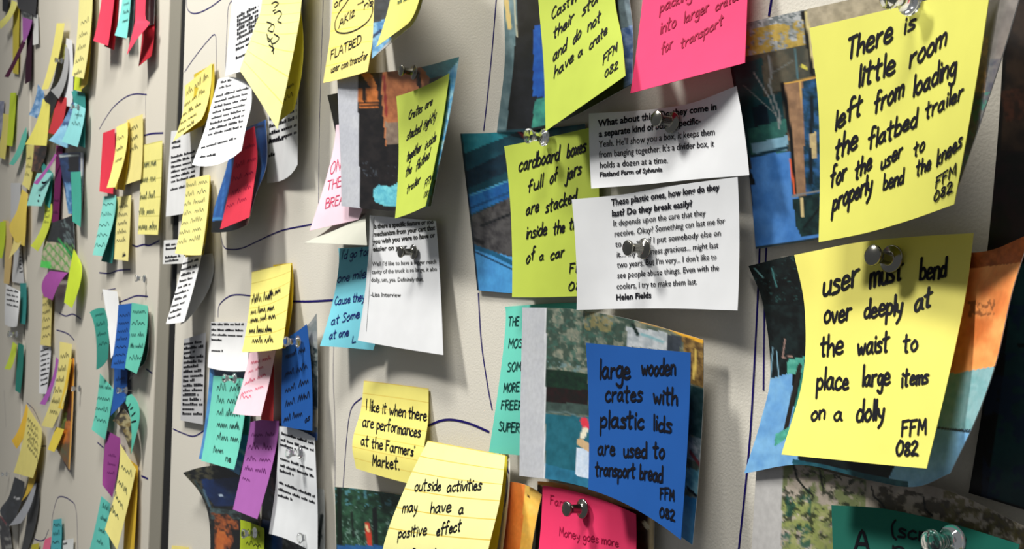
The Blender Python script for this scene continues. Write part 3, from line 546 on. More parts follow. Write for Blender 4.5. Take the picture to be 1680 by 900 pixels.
sheet('note', PALE, 'big lined pale yellow note about outside activities, bottom centre',
 '702,722,11 765,734,13 829,746,12/664,800,22 735,812,24 820,820,22/628,900,32 705,912,34 797,920,32/616,1020,36 695,1035,38 780,1040,36', lined=(9, LINEC),
 tx=[('h', 'outside', 680, 805, 723, 804, 10), ('h', 'activities', 733, 806, 790, 803, 10), ('h', 'may', 660, 840, 684, 838, 10), ('h', 'have', 706, 841, 740, 838, 10), ('h', 'a', 752, 843, 760, 842, 10), ('h', 'positive', 653, 882, 700, 876, 10), ('h', 'effect', 716, 879, 756, 870, 10), ('h', 'for the', 672, 920, 730, 920, 10)], pen=1.0, slant=.12)
sheet('photo', None, 'green park print at the bottom between typed slip and big lined note',
 '549,798,1 600,803,1 660,812,1/551,860,1 603,868,1 663,880,1/553,960,2 606,970,2 665,985,2',
 paintops=[('a', (18, 44, 30), (44, 84, 60), 7), ('n', '549,790 700,790 700,830 549,830', (90, 150, 170), 5, .62), ('n', '549,830 700,830 700,960 549,960', (130, 160, 150), 5, .68), ('l', '556,800 558,900', 8, (12, 24, 18)), ('l', '577,840 580,880', 3, (12, 20, 16)), ('l', '615,835 618,900', 7, (14, 20, 20)), ('l', '603,860 607,900', 8, (200, 60, 40)), ('l', '601,862 604,870', 4, (230, 200, 150)), ('f', '553,894 640,894 640,960 553,960', (30, 80, 140), (40, 96, 150), 9)])
sheet('note', (230, 220, 122), 'lined yellow note about performances at the market, left of lower centre',
 '597,624,1 650,630,1 703,637,1/592,672,4 645,680,4 702,690,4/578,725,13 632,736,13 694,748,12/584,768,15 637,784,16 700,800,14', lined=(7, LINEC),
 tx=[('h', 'I like it when there', 600, 672, 700, 690, 10), ('h', 'are performances', 595, 699, 690, 717, 10), ('h', 'at the Farmers\'', 592, 729, 680, 748, 9), ('h', 'Market.', 611, 762, 655, 770, 10)], pen=1.35, slant=.05)
# ================================================= centre left
sheet('note', (124, 206, 222), 'light blue sticky note behind the typed pinned slip',
 '555,407,2 592,405,2 640,402,2/551,470,6 590,470,6 640,470,5/525,567,17 568,570,10 612,574,6',
 tx=[('h', 'I\'d go for', 560, 425, 606, 418, 8), ('h', 'one mile', 553, 463, 600, 455, 8), ('h', 'Cause they', 549, 500, 598, 492, 8), ('h', 'at Some', 543, 533, 590, 520, 8), ('h', 'at one', 540, 556, 572, 550, 8), ('h', 'L', 577, 562, 584, 560, 6)], ink='b', pen=.9, slant=.15)
sheet('slip', (226, 227, 229), 'white typed slip about a truck cavity, pinned left of centre',
 '607,353,10 640,356,5 715,362,6/602,450,11 637,454,7 722,462,7/587,558,15 640,568,10 727,582,11',
 tx=[('p', 'Is there a specific feature or tool', 613, 375, 713, 367, 8, 1), ('p', 'mechanism from your cart that', 613, 388, 714, 377, 8, 1), ('p', 'you wish you were to have or', 612, 400, 714, 389, 8, 1), ('p', 'easier on your', 612, 412, 668, 408, 8, 1),
     ('p', "Well I'd like to have a bigger reach", 611, 436, 716, 432, 7, 0), ('p', 'cavity of the truck is so large, it also', 610, 449, 717, 444, 7, 0), ('p', 'dolly, um, yea. Definitely that.', 609, 462, 695, 461, 7, 0), ('p', '-Lisa Interview', 608, 486, 658, 487, 7, 0), ('c', '614,356 608,450 600,562')], ink='y', pen=.25, key='lisa')
sheet('slip', (176, 176, 164), 'pale papers curling out below the pink lettered note',
 '560,350,2 600,350,3/535,378,10 600,372,12/498,398,24 602,402,16')
sheet('photo', None, 'small black print peeking out left of the grey margined photo',
 '537,156,3 600,143,3/553,230,4 612,222,4/575,345,4 625,330,4', paintops=[('a', (10, 10, 12), (20, 20, 24), 10)])
sheet('note', (244, 214, 226), 'pale pink sticky note with red capitals beside the grey margined photo',
 '551,205,4 585,200,4 620,196,4/541,270,8 580,266,5 618,262,4/508,378,20 548,369,12 588,360,8',
 tx=[('h', 'ON', 541, 286, 558, 279, 10), ('h', 'THE', 536, 313, 560, 305, 9), ('h', 'BREAD', 533, 342, 572, 332, 9)], ink='r', pen=.7, slant=.15)
sheet('photo', None, 'dark print of wooden crates with light grey left margin, pinned in the upper middle',
 '553,122,10 620,119,6 690,110,6 753,93,16/556,200,11 615,200,8 680,195,8 739,180,19/559,275,12 612,278,10 668,275,10 722,262,22/560,338,13 610,343,12 660,346,12 707,338,22',
 paintops=[('a', (14, 12, 14), (28, 24, 24), 10), ('f', '586,118 626,116 626,180 588,180', (22, 18, 16), (30, 24, 20), 8), ('f', '592,120 608,120 618,140 612,150', (190, 110, 50), (200, 130, 70), 6), ('f', '588,144 618,142 622,176 588,178', (150, 84, 34), (180, 104, 50), 6), ('l', '598,146 598,164', 5, (20, 14, 12)), ('l', '588,168 622,168', 2, (30, 20, 14)), ('l', '592,174 620,172', 3, (12, 10, 10)), ('f', '628,116 705,105 705,150 655,158 655,200 632,240 626,150', (140, 84, 52), (170, 106, 66), 10), ('l', '630,125 634,190', 4, (120, 40, 36)), ('f', '632,200 655,200 655,235 634,238', (130, 112, 96), (110, 92, 80), 8), ('f', '690,108 756,90 756,125 735,122 706,130', (40, 96, 104), (60, 120, 126), 7), ('l', '686,120 688,140', 5, (24, 20, 20)),
   ('f', '612,312 622,303 640,306 652,300 652,338 632,338 614,330', (80, 160, 180), (110, 190, 200), 5), ('n', '590,265 655,265 655,290 600,290', (70, 80, 90), 4, .68), ('f', '736,118 760,90 740,200 712,300 700,345 690,345', (60, 130, 176), (150, 190, 200), 8), ('f', '540,100 586,110 588,200 591,345 540,345', (172, 174, 182), (180, 182, 188), 24)])
sheet('note', (188, 203, 82), 'lime sticky note about tightly stacked crates, on the wooden crates print',
 '650,158,10 692,143,11 737,120,17/654,250,14 690,236,15 722,222,22/648,358,22 672,350,24 698,338,27',
 tx=[('h', 'Crates', 670, 197, 692, 184, 9), ('h', 'are', 697, 180, 709, 171, 8), ('h', 'stacked', 667, 231, 690, 215, 9), ('h', 'tightly', 694, 214, 715, 194, 9), ('h', 'together', 667, 265, 690, 247, 9), ('h', 'inside', 697, 246, 715, 230, 9), ('h', 'the', 665, 290, 675, 283, 9), ('h', 'flatbed', 682, 281, 704, 259, 9), ('h', 'trailer', 667, 318, 689, 299, 8), ('h', 'FFM', 696, 309, 708, 297, 7), ('h', '082', 695, 325, 704, 318, 6)], pen=1.1, slant=.2)
sheet('photo', None, 'blue grey print behind the torn yellow note near the top',
 '618,-120,4 705,-125,30/614,0,8 694,-5,34/610,96,14 668,48,30', paintops=[('a', (36, 40, 46), (60, 66, 74), 10), ('f', '600,40 640,30 640,110 600,110', (60, 120, 170), (130, 180, 210), 6), ('f', '650,-20 720,-20 680,50 610,100 616,90 655,50', (170, 172, 172), (140, 142, 142), 14), ('l', '612,60 625,50', 4, (20, 50, 90))])
sheet('note', (230, 222, 118), 'yellow sticky note with torn right edge, top, right of the flatbed note',
 '652,-80,16 700,-95,38/640,0,23 689,-6,43/617,77,30 668,40,40', tx=[('s', 652, 8, 680, -4, 6)], ink='g', pen=.7)
sheet('note', (234, 218, 130), 'yellow note with circled word and FLATBED, top left of centre',
 '552,-80,1 585,-82,1 622,-86,1/546,0,3 580,-3,3 616,-6,3/540,70,7 573,63,8 612,58,7/530,136,13 565,128,14 603,117,13', lined=(7, (226, 206, 92)),
 tx=[('h', 'or', 548, 12, 561, 8, 8), ('h', '->', 586, 12, 597, 6, 5), ('h', 'no', 597, 16, 612, 8, 8), ('h', 'AK12', 556, 46, 582, 25, 8), ('c', '606,0 612,14 606,32 590,46 570,54 553,52 550,38 556,22 566,8 574,-4'), ('h', 'FLATBED', 542, 98, 592, 72, 8), ('h', 'user can transfer', 543, 120, 603, 96, 7)], pen=1.0, slant=.1)
# ================================================= just right of the black gap
sheet('slip', (224, 225, 226), 'long white typed slip behind the twisted lined yellow note',
 '428,-120,2 465,-122,2 499,-124,4/432,40,3 465,35,3 494,30,5/440,170,3 466,165,4 489,160,7/438,300,3 468,293,6 488,270,12',
 tx=[('g', 442, y, 487, y-15, 6) for y in (70, 80, 90, 100, 110, 120, 130, 140, 150, 162, 174, 186, 198, 210, 222, 234)]+[('g', 441, 236, 470, 228, 6), ('g', 441, 258, 453, 254, 6)])
sheet('slip', (236, 237, 238), 'white typed slip with bold heading left of the lined yellow note',
 '388,-90,5 420,-95,8 450,-100,12/380,10,5 408,5,9 438,0,14/369,125,9 392,118,16 424,112,20',
 tx=[('g', 389, 30+i*7.2, 424, 12+i*7.2, 6) for i in range(6)]+[('g', 387, y, 412, y-12, 5) for y in (76, 84, 98)])
sheet('note', (196, 186, 60), 'olive shaded sticky note behind the lined yellow note',  # olive tone puts the shade into this sheet's colour
 '440,-60,12 470,-62,12/470,60,14 497,55,14/457,200,20 482,180,18', tx=[('s', 466, 150, 482, 140, 5, 6), ('s', 464, 168, 480, 158, 5, 6)])
sheet('note', PALE, 'twisted lined pale yellow note hanging to a point at the upper left',
 '432,-110,16 470,-115,16 503,-120,15/430,0,20 463,-2,20 495,-4,18/414,55,26 452,62,25 486,62,22/393,115,36 424,162,35 455,212,33', lined=(11, (228, 212, 118)),
 tx=[('c', '446,6 452,3 457,6 451,12'), ('c', '448,18 452,16'), ('c', '450,22 459,18 462,24 456,34 462,38'), ('c', '438,36 446,40 440,48'), ('c', '446,40 450,42 448,52 440,50'), ('c', '438,56 441,68 447,62'), ('c', '450,56 458,62 452,70 446,72'), ('c', '442,74 450,80 446,84'), ('c', '440,62 446,70 449,88')], pen=1.1)
sheet('slip', (222, 222, 222), 'white typed slip at the board edge under the curled yellow note',
 '281,215,3 306,212,3 332,208,3/276,285,3 302,281,3 328,276,3/272,355,4 297,351,4 322,345,4',
 tx=[('g', 282, 236, 296, 233, 4), ('g', 282, 244, 296, 241, 4)]+[('g', 281, 260+i*8, 320, 250+i*8, 4) for i in range(6)]+[('g', 280, 313, 303, 307, 4)])
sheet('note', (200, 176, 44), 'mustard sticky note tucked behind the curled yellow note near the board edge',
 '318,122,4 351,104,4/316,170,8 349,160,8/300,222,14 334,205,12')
sheet('note', (236, 224, 134), 'curled yellow note with scrawled writing beside the black gap, upper',
 '303,141,5 326,122,5 348,103,5/300,185,9 320,172,9 343,158,9/284,232,20 306,215,20 330,196,19',
 tx=[('s', 306, 158, 342, 128, 8, 22), ('s', 303, 176, 336, 152, 6, 22), ('s', 300, 192, 330, 172, 5, 20), ('s', 296, 206, 322, 190, 5, 18), ('s', 292, 220, 318, 204, 5, 16)], pen=.9, slant=.1)
sheet('photo', None, 'blue print hanging behind the red sticky note left of centre',
 '385,214,3 410,207,4 436,196,5/370,280,5 405,276,9 437,268,12/352,340,10 386,336,14 420,318,17/346,381,13 378,379,15 406,368,18',
 paintops=[('a', (26, 78, 146), (36, 92, 164), 14), ('l', '362,275 352,362', 1.5, (60, 120, 190)), ('l', '370,275 362,362', 1.2, (60, 120, 190)), ('l', '425,250 432,275 418,318', 2, (70, 130, 200)), ('f', '340,364 420,352 420,395 340,392', (10, 12, 16), (16, 20, 26), 9), ('l', '350,359 362,358', 4, (70, 140, 200)), ('l', '405,366 410,352', 3, (190, 196, 190)), ('l', '420,210 432,206', 3, (14, 30, 60))])
sheet('note', RED, 'red sticky note on the blue print under the curled typed slip',
 '392,222,14 405,214,14 417,207,14/384,262,17 404,262,18 422,256,18/374,320,20 396,318,22 416,305,22/361,376,23 386,366,25 409,356,26',
 tx=[('s', 390, 250, 418, 240, 5, 14), ('s', 386, 276, 420, 262, 5, 16), ('s', 382, 298, 416, 284, 5, 16), ('s', 380, 322, 412, 308, 5, 16), ('s', 372, 342, 404, 328, 5, 14)], ink='d', pen=.9)
sheet('slip', (240, 241, 242), 'white typed slip curling away over the red sticky note',
 '358,130,10 386,127,9 413,142,6/347,170,17 382,168,19 412,172,16/335,215,28 370,214,28 404,206,26/315,270,37 356,270,36 396,247,32',
 tx=[('g', 362, 137, 380, 133, 4), ('g', 359, 146, 380, 141, 4)]+[('g', 354-i*1.8, 160+i*9, 408-i*1.5, 146+i*9, 4.2) for i in range(8)]+[('g', 330, 244, 388, 228, 4), ('g', 328, 259, 354, 255, 4)])
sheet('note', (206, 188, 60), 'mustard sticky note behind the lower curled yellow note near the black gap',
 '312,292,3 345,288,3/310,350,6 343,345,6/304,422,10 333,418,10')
sheet('slip', (214, 214, 212), 'small white typed tag crossing the black gap',
 '269,394,7 302,392,3/267,433,8 301,432,4', tx=[('g', 272, 404, 292, 401, 4), ('g', 272, 410, 292, 408, 4), ('g', 271, 424, 296, 421, 4), ('g', 271, 430, 294, 427, 4)])
sheet('slip', (206, 206, 206), 'back leaf of the folded white slip left of the main board',
 '322,420,4 348,415,2/322,450,6 344,470,3/296,532,16 304,528,14')
sheet('slip', (230, 230, 230), 'long folded white typed slip hanging across the black gap',
 '302,420,6 318,412,8 334,400,10/290,470,14 306,465,15 322,455,16/272,531,25 288,530,25 302,527,25',
 tx=[('g', 300-i*2.6, 434+i*10, 326-i*3.3, 427+i*10, 4) for i in range(10)])
sheet('note', (236, 226, 146), 'yellow note with seven scrawled lines hanging by the black gap',
 '305,294,7 324,290,7 343,286,6/301,345,10 320,343,11 341,340,11/287,415,21 306,418,21 330,418,20',
 tx=[('s', 305+(-2.2*i), 308+i*15.5, 340-(2*i), 300+i*15.5, 5, 15) for i in range(7)], ink='g', pen=.7)
sheet('slip', (188, 188, 190), 'tall grey typed slip low on the main board edge',
 '302,556,3 338,545,3/298,625,3 335,620,3/296,689,4 333,696,4',
 tx=[('g', 302-i*.18, 566+i*7.6, (331, 334, 320, 334, 333, 327)[i % 6]-i*.1, 562+i*7.9, 5) for i in range(16)])
sheet('slip', (228, 228, 228), 'white typed slip left of the yellow note with five dark lines',
 '346,528,3 375,528,4 410,529,4/343,565,3 373,567,4 408,569,4/341,602,9 370,608,9 405,608,9',
 tx=[('g', 347, 533, 400, 533, 3.5), ('g', 347, 542, 400, 543, 3.5), ('g', 347, 550, 398, 552, 3.5), ('g', 347, 558, 366, 559, 3.5), ('g', 347, 576, 366, 577, 3.5)])
sheet('photo', None, 'blue print under the teal note, lower left of the main board',
 '344,602,2 375,604,2 408,610,2/338,680,4 372,684,4 410,690,4/326,752,9 360,762,9 392,779,9',
 paintops=[('a', (60, 120, 180), (84, 146, 200), 10), ('f', '340,600 410,606 410,625 350,618', (20, 60, 100), (24, 70, 110), 8), ('f', '385,640 420,640 420,720 395,710', (24, 90, 100), (36, 110, 110), 8), ('l', '388,735 404,745', 5, (190, 210, 230)), ('l', '386,755 400,764', 6, (150, 196, 226))])
sheet('note', (118, 212, 192), 'teal sticky note with dark writing below the white slip, lower left',
 '350,616,5 378,618,6 404,622,6/343,680,9 372,684,10 400,690,10/330,755,19 355,762,20 384,770,19',
 tx=[('s', 356, 641+i*20, 396-i*1.2, 642+i*21, 8, 16) for i in range(5)]+[('s', 350, 742, 366, 744, 7, 8), ('h', 'ne', 370, 755, 379, 758, 6)], pen=1.0, slant=.1)
sheet('note', (196, 66, 66), 'dark red back of the pale pink sticky note, lower left', '425,590,7 449,586,7/428,640,9 449,636,9/428,688,12 448,690,11')
sheet('note', (240, 206, 216), 'pale pink sticky note with red scrawl below the yellow note, lower left',
 '409,578,9 431,576,9 452,574,9/400,620,13 421,620,13 443,620,13/382,678,24 405,681,24 428,682,23',
 tx=[('s', 412, 598, 444, 590, 5, 14), ('s', 408, 612, 432, 604, 4, 12), ('s', 402, 632, 436, 616, 5, 16), ('s', 396, 648, 432, 636, 4, 16), ('s', 394, 655, 412, 652, 5, 7)], ink='r', pen=.8)
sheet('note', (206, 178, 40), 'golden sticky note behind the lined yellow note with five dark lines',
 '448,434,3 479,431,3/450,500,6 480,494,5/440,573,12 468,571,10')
sheet('note', (234, 224, 128), 'lined yellow note with five dark lines of writing, left of centre',
 '413,446,4 445,438,4 477,431,4/409,505,10 441,498,11 474,482,9/397,577,24 430,576,24 463,571,22', lined=(6, (206, 190, 90)),
 tx=[('s', 413, 499, 446, 492, 10, 22), ('s', 440, 490, 460, 480, 8, 10), ('s', 412, 517, 450, 509, 8, 24), ('s', 411, 531, 452, 523, 8, 24), ('s', 409, 548, 446, 545, 8, 24), ('s', 414, 564, 448, 562, 8, 20)], pen=1.0, slant=.05)
sheet('photo', None, 'narrow grey green print behind the small blue sticky note',
 '462,560,5 492,545,5 519,514,8/464,625,5 492,618,5 521,612,7/462,712,5 492,716,5 520,722,7',
 paintops=[('a', (30, 44, 48), (70, 84, 84), 7), ('f', '503,510 530,500 530,580 505,560', (150, 154, 156), (120, 130, 132), 8), ('n', '500,560 530,560 530,720 500,720', (160, 166, 160), 5, .5), ('f', '440,540 464,560 462,720 440,720', (8, 10, 16), (20, 30, 44), 7), ('f', '512,670 530,672 530,700 512,700', (190, 180, 150), (170, 160, 130), 6), ('f', '440,705 530,710 530,730 440,728', (30, 80, 150), (50, 100, 170), 7)])
sheet('note', (22, 84, 160), 'small blue sticky note with dark writing left of centre',
 '464,557,9 485,545,10 503,531,10/462,625,10 486,622,11 511,614,11/462,698,13 486,703,14 512,706,14',
 tx=[('s', 468, 590, 500, 576, 7, 14), ('s', 468, 618, 504, 604, 7, 14), ('s', 468, 645, 506, 628, 7, 14), ('s', 468, 668, 508, 652, 7, 14), ('s', 466, 692, 496, 682, 7, 12), ('h', 'os', 500, 694, 508, 688, 6)], pen=1.1)
sheet('photo', None, 'dark print seen as a strip between the purple note and the typed slip',
 '440,690,3 476,696,3/432,780,3 468,790,3/425,960,4 462,965,4', paintops=[('a', (10, 9, 14), (24, 22, 28), 8), ('l', '446,785 448,808', 5, (110, 96, 80)), ('n', '440,800 450,800 450,850 440,850', (110, 120, 130), 5, .55), ('f', '425,860 470,865 470,900 425,900', (16, 50, 96), (22, 60, 110), 8)])
sheet('note', (168, 98, 172), 'purple sticky note hanging over the dark Halloween style print, lower left',
 '411,692,6 433,688,6 457,690,6/402,745,11 424,746,11 449,752,11/382,835,24 402,843,24 422,851,23',
 tx=[('s', 413, 716, 450, 715, 4, 12), ('s', 408, 737, 446, 738, 7, 14), ('s', 405, 755, 444, 757, 5, 14), ('s', 402, 770, 436, 777, 5, 12), ('s', 398, 786, 410, 790, 4, 4)], ink='v', pen=.9)
sheet('slip', (170, 170, 172), 'grey strip of paper with faint print beside the long typed slip, bottom',
 '512,800,2 531,802,2/514,850,2 533,853,2/512,960,2 532,965,2', paintops=[('a', (196, 198, 196), (180, 184, 182), 8), ('l', '528,845 522,895', 5, (40, 50, 50)), ('l', '520,870 528,880', 3, (60, 70, 70))])
sheet('photo', None, 'black and grey print bottom edge beneath the long typed slip',
 '430,850,4 480,860,4 520,868,4/428,960,5 478,970,5 518,976,5', paintops=[('a', (8, 8, 10), (26, 26, 28), 7), ('f', '425,850 462,860 462,980 425,980', (14, 52, 100), (22, 64, 116), 8), ('n', '462,870 520,880 520,960 462,960', (130, 134, 130), 5, .56)])
sheet('slip', (222, 224, 226), 'long white typed slip with clear pin at the bottom left of centre',
 '458,699,9 488,704,9 516,718,10/455,760,9 488,768,11 519,784,11/450,815,9 486,824,10 521,838,11/441,875,13 480,888,13 521,912,12',
 tx=[('g', 462, 712, 515, 729, 4.5), ('g', 461, 722, 515, 740, 4.5), ('g', 460, 730, 486, 738, 4.5), ('g', 460, 753, 515, 772, 4.5), ('g', 460, 764, 515, 783, 4.5), ('g', 459, 773, 482, 780, 4.5), ('g', 458, 792, 517, 816, 4.5), ('g', 457, 803, 517, 826, 4.5), ('g', 456, 813, 480, 821, 4.5)], key='long')
sheet('photo', None, 'curved dark blue print with orange flame shape at the bottom left of the main board',
 '300,775,14 330,766,10 362,764,8 402,774,6/330,812,9 352,812,8 380,812,7 412,818,6/344,862,6 365,862,6 392,862,6 425,865,6/344,960,6 366,960,6 392,960,6 428,962,6',
 paintops=[('a', (10, 12, 12), (24, 26, 26), 8), ('n', '295,765 360,760 345,860 330,850', (84, 80, 58), 5, .5), ('f', '330,786 400,782 400,830 352,830 335,806', (12, 34, 76), (16, 44, 94), 12), ('l', '320,788 350,840', 2, (50, 70, 70)), ('n', '355,795 395,795 395,820 355,820', (60, 76, 96), 5, .66), ('l', '361,812 364,812', 3, (200, 220, 240)), ('f', '345,832 395,838 395,850 345,850', (80, 100, 102), (40, 50, 50), 7), ('l', '334,803 344,830', 3, (80, 110, 130)), ('l', '348,842 375,850 392,858', 4, (110, 60, 36)),
   ('f', '352,842 372,842 390,860 394,905 352,920', (120, 60, 30), (170, 90, 40), 5), ('n', '352,842 394,842 394,905 352,905', (20, 14, 14), 6, .55), ('f', '356,868 368,872 380,888 368,892 366,910 354,910', (196, 108, 44), (180, 90, 36), 6), ('f', '378,866 394,866 394,910 370,910 384,886', (8, 8, 8), (12, 12, 12), 6)])
sheet('note', (172, 190, 40), 'olive lime sticky note on the flame print at the bottom edge',
 '394,852,10 414,858,10 433,866,10/394,890,12 413,895,12 433,900,12/390,970,18 408,975,18 428,978,18',
 tx=[('s', 405, 876, 426, 880, 5, 7), ('s', 404, 893, 428, 898, 5, 8)], pen=1.1)
sheet('note', (232, 218, 132), 'small corner of a yellow note at the bottom left of the main board', '282,894,3 310,897,3/276,950,6 302,955,6')
# pen lines on the boards
for s, wd in [('1269,-30 1266,0 1262,26', 1.5), ('1247,400 1244,480 1238,600 1229,740 1212,905', 1.2), ('1258,400 1255,470 1254,560 1253,640', 1.0), ('816,-20 808,80 801,150 794,214', 1.3), ('785,480 790,560 800,630 808,672', 1.4), ('531,-10 527,110 524,230 523,335', .9),
  ('594,652 580,664 573,684 568,730 563,800', 1.1), ('362,368 363,388 368,405 380,409 400,406 430,392 462,378 500,370 514,367', 1.4), ('358,520 359,503 366,493 378,485 392,483 412,485', 1.4), ('480,494 510,494 547,492', 1.9), ('284,703 300,710 318,715 335,706', 1.5), ('306,-10 307,12 314,21 326,21 345,12 364,-2', 1.4),
  ('388,-4 376,8 373,40 370,120', 1.1), ('303,118 318,96 340,68 353,57 355,80 355,134', 1.2), ('354,470 353,520', .5), ('548,560 547,620 550,700 550,800', .6),
  ('163,212 172,196 186,176 205,160 222,154 241,155', 1.7), ('239,156 239,215', .7), ('237,222 250,219 268,218', 2.2), ('217,401 224,404 236,401 246,402 262,394', 2.2), ('163,447 180,448 195,443 214,442', 2.0), ('192,497 208,491 224,485 243,486', 1.9), ('97,513 108,518 120,515 133,523', 2.2), ('93,541 104,544 114,549 122,558', 2.2),
  ('232,780 243,785', 2.6), ('160,725 170,734', 2.2), ('167,492 170,478 190,473', 1.2), ('85,870 86,848 93,820 100,814 114,819 125,836 128,905', 1.8), ('54,875 58,884 72,885 80,868', 2), ('60,732 76,731', 2), ('284,612 283,700', .4), ('240,605 250,612', 2), ('44,660 56,672 66,694', 1.6), ('104,755 112,770 117,772', 2), ('7,640 10,700', 1)]:
    line_on_board(s, wd*.8)
# ================================================= boards left of the black gap
def sc_lines(x0, y0, x1, y1, dx, dy, n, H, m=8): return [('s', x0+dx*i, y0+dy*i, x1+dx*i, y1+dy*i, H, m) for i in range(n)]
# column beside the trim, top to bottom
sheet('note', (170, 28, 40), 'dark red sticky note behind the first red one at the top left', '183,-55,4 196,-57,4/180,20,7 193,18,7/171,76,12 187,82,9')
sheet('note', (232, 66, 92), 'red sticky note at the top edge, leftmost of the red ones', '172,-60,8 192,-63,8/165,10,13 186,10,12/153,67,22 177,75,17')
sheet('slip', WHITE, 'white slip edge between the red and teal notes at the top', '190,-50,3 203,-52,3/188,10,5 200,8,5/187,50,7 198,50,7')
sheet('photo', None, 'narrow black and grey print behind the teal note at the top', '208,-50,4 222,-52,4/208,20,5 220,18,5/207,62,7 215,60,7', paintops=[('a', (40, 42, 52), (90, 94, 104), 7)])
sheet('note', (130, 212, 205), 'teal sticky note at the top edge between two red notes', '202,-55,7 217,-57,7/200,5,9 214,4,9/188,58,17 208,63,14', tx=sc_lines(203, 10, 212, 7, -1, 14, 3, 4, 5), ink='t', pen=1.6)
sheet('photo', None, 'grey black print behind the folded red note at the top', '236,-60,4 255,-63,4/236,0,5 254,-2,5/238,44,6 252,40,6', paintops=[('a', (120, 122, 122), (150, 152, 150), 8), ('f', '246,-70 260,-70 258,50 246,50', (14, 14, 16), (24, 24, 26), 6)])
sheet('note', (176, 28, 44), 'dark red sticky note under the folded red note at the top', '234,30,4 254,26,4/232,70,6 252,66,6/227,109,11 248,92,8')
sheet('note', (232, 70, 96), 'folded red sticky note at the top edge, rightmost of the red ones', '224,-50,9 242,-52,9/222,25,13 238,25,12/220,42,16 245,38,12/208,90,23 226,62,18')
sheet('note', (214, 190, 84), 'golden sticky note under the yellow note at the top of the second board', '142,-30,4 152,-32,4/140,60,6 150,58,6/132,148,11 143,138,9')
sheet('note', (204, 218, 60), 'lime corner of a note below the tall yellow note, top left', '124,100,6 138,100,6/123,122,8 136,122,8/121,147,11 134,150,10')
sheet('note', (232, 224, 150), 'tall yellow sticky note at the top of the second board left of the red ones', '131,-40,8 152,-44,8/127,50,12 149,46,11/118,124,20 137,129,16', tx=sc_lines(133, 42, 146, 36, -3, 21, 5, 6, 6), ink='y', pen=1.1)
sheet('note', (222, 56, 76), 'red sticky note behind two yellow notes on the second board', '169,218,3 188,211,3/166,265,6 188,262,5/163,314,12 185,318,8')
sheet('note', (232, 220, 142), 'wide yellow note with writing at its top, second board near the trim', '208,197,3 234,187,3/207,250,4 234,244,4/205,303,7 231,294,6', tx=sc_lines(211, 218, 226, 210, 0, 17, 3, 7, 8), ink='y', pen=1.3)
sheet('note', (196, 164, 40), 'gold shaded sticky note between the red note and the yellow note on the second board', '196,205,4 212,200,4/195,255,6 212,252,6/189,310,9 204,312,7')  # darker gold has the shade between the notes painted in
sheet('note', (244, 234, 140), 'narrow pale yellow note overlapping the red one on the second board', '191,208,8 209,200,8/188,255,12 206,250,11/175,308,20 189,307,17', tx=sc_lines(192, 232, 203, 226, -1.5, 18, 3, 5, 5), ink='y', pen=1.1)
sheet('note', (234, 226, 140), 'lined yellow note with green writing beside the trim on the second board', '233,238,2 266,230,2/230,310,4 264,306,4/226,384,8 259,385,7', lined=(5, (204, 196, 110)), tx=[('s', 236, 276, 256, 272, 9, 10), ('s', 229, 301, 255, 298, 9, 12), ('s', 228, 329, 254, 325, 8, 12), ('s', 227, 354, 253, 351, 8, 12), ('s', 227, 378, 257, 377, 9, 14)], ink='t', pen=1.4)
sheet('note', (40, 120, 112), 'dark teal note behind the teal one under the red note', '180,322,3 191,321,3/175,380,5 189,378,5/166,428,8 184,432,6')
sheet('note', (136, 216, 204), 'teal sticky note under the red note on the second board', '170,322,5 190,320,5/163,365,10 186,362,9/152,418,18 168,420,15', tx=sc_lines(169, 338, 186, 336, -3.4, 17, 5, 4, 7), ink='t', pen=1.2)
sheet('note', (230, 220, 146), 'yellow sticky note with five dark lines beside the teal one under the red note', '191,323,3 215,320,3/190,372,6 213,372,6/187,425,11 210,428,9', tx=sc_lines(195, 342, 210, 340, -1, 14, 5, 5, 9)+[('s', 201, 422, 206, 420, 5, 3)], ink='y', pen=1.2)
# lower cluster on the second board
sheet('slip', (236, 236, 236), 'white slip curled between the dark teal and blue notes on the second board', '168,474,4 192,478,4/177,535,8 197,530,5/182,588,12 192,570,8')
sheet('note', (54, 140, 126), 'teal sticky note with curled left edge under the small pen marks', '147,512,12 158,506,8 171,505,6/157,548,14 168,545,11 178,538,8/158,606,16 168,600,13 177,588,10', tx=sc_lines(156, 520, 170, 516, 2, 16, 4, 4, 7), ink='t', pen=1.2)
sheet('photo', None, 'black print behind the blue and teal notes on the second board', '225,510,3 243,504,3/222,570,5 243,572,5/212,622,8 232,600,6', paintops=[('a', (8, 8, 8), (20, 20, 20), 8)])
sheet('note', (30, 84, 160), 'lower blue sticky note below the taller blue one on the second board', '187,600,5 209,600,5/186,640,7 208,638,6/181,682,12 206,656,9', tx=sc_lines(190, 625, 205, 622, 0, 17, 2, 4, 6), pen=1.2)
sheet('note', (34, 92, 172), 'taller blue sticky note beside the teal one on the second board', '194,500,5 217,497,5/190,550,10 213,550,9/182,603,17 204,606,15', tx=sc_lines(196, 520, 213, 518, -1.5, 13, 7, 4, 8), pen=1.2)
sheet('note', (104, 198, 176), 'teal sticky note right of the tall blue one on the second board', '216,496,6 242,501,6/212,550,9 239,556,9/205,603,15 224,613,14', tx=sc_lines(218, 514, 239, 514, -1.5, 19, 5, 5, 9), ink='t', pen=1.4)
sheet('photo', None, 'brown print edged with white under the lower blue note', '185,690,7 200,668,7/200,705,8 215,690,7/214,744,9 220,730,8', paintops=[('a', (110, 90, 44), (160, 150, 110), 6), ('n', '180,660 230,660 230,750 180,750', (30, 26, 20), 5, .5)])
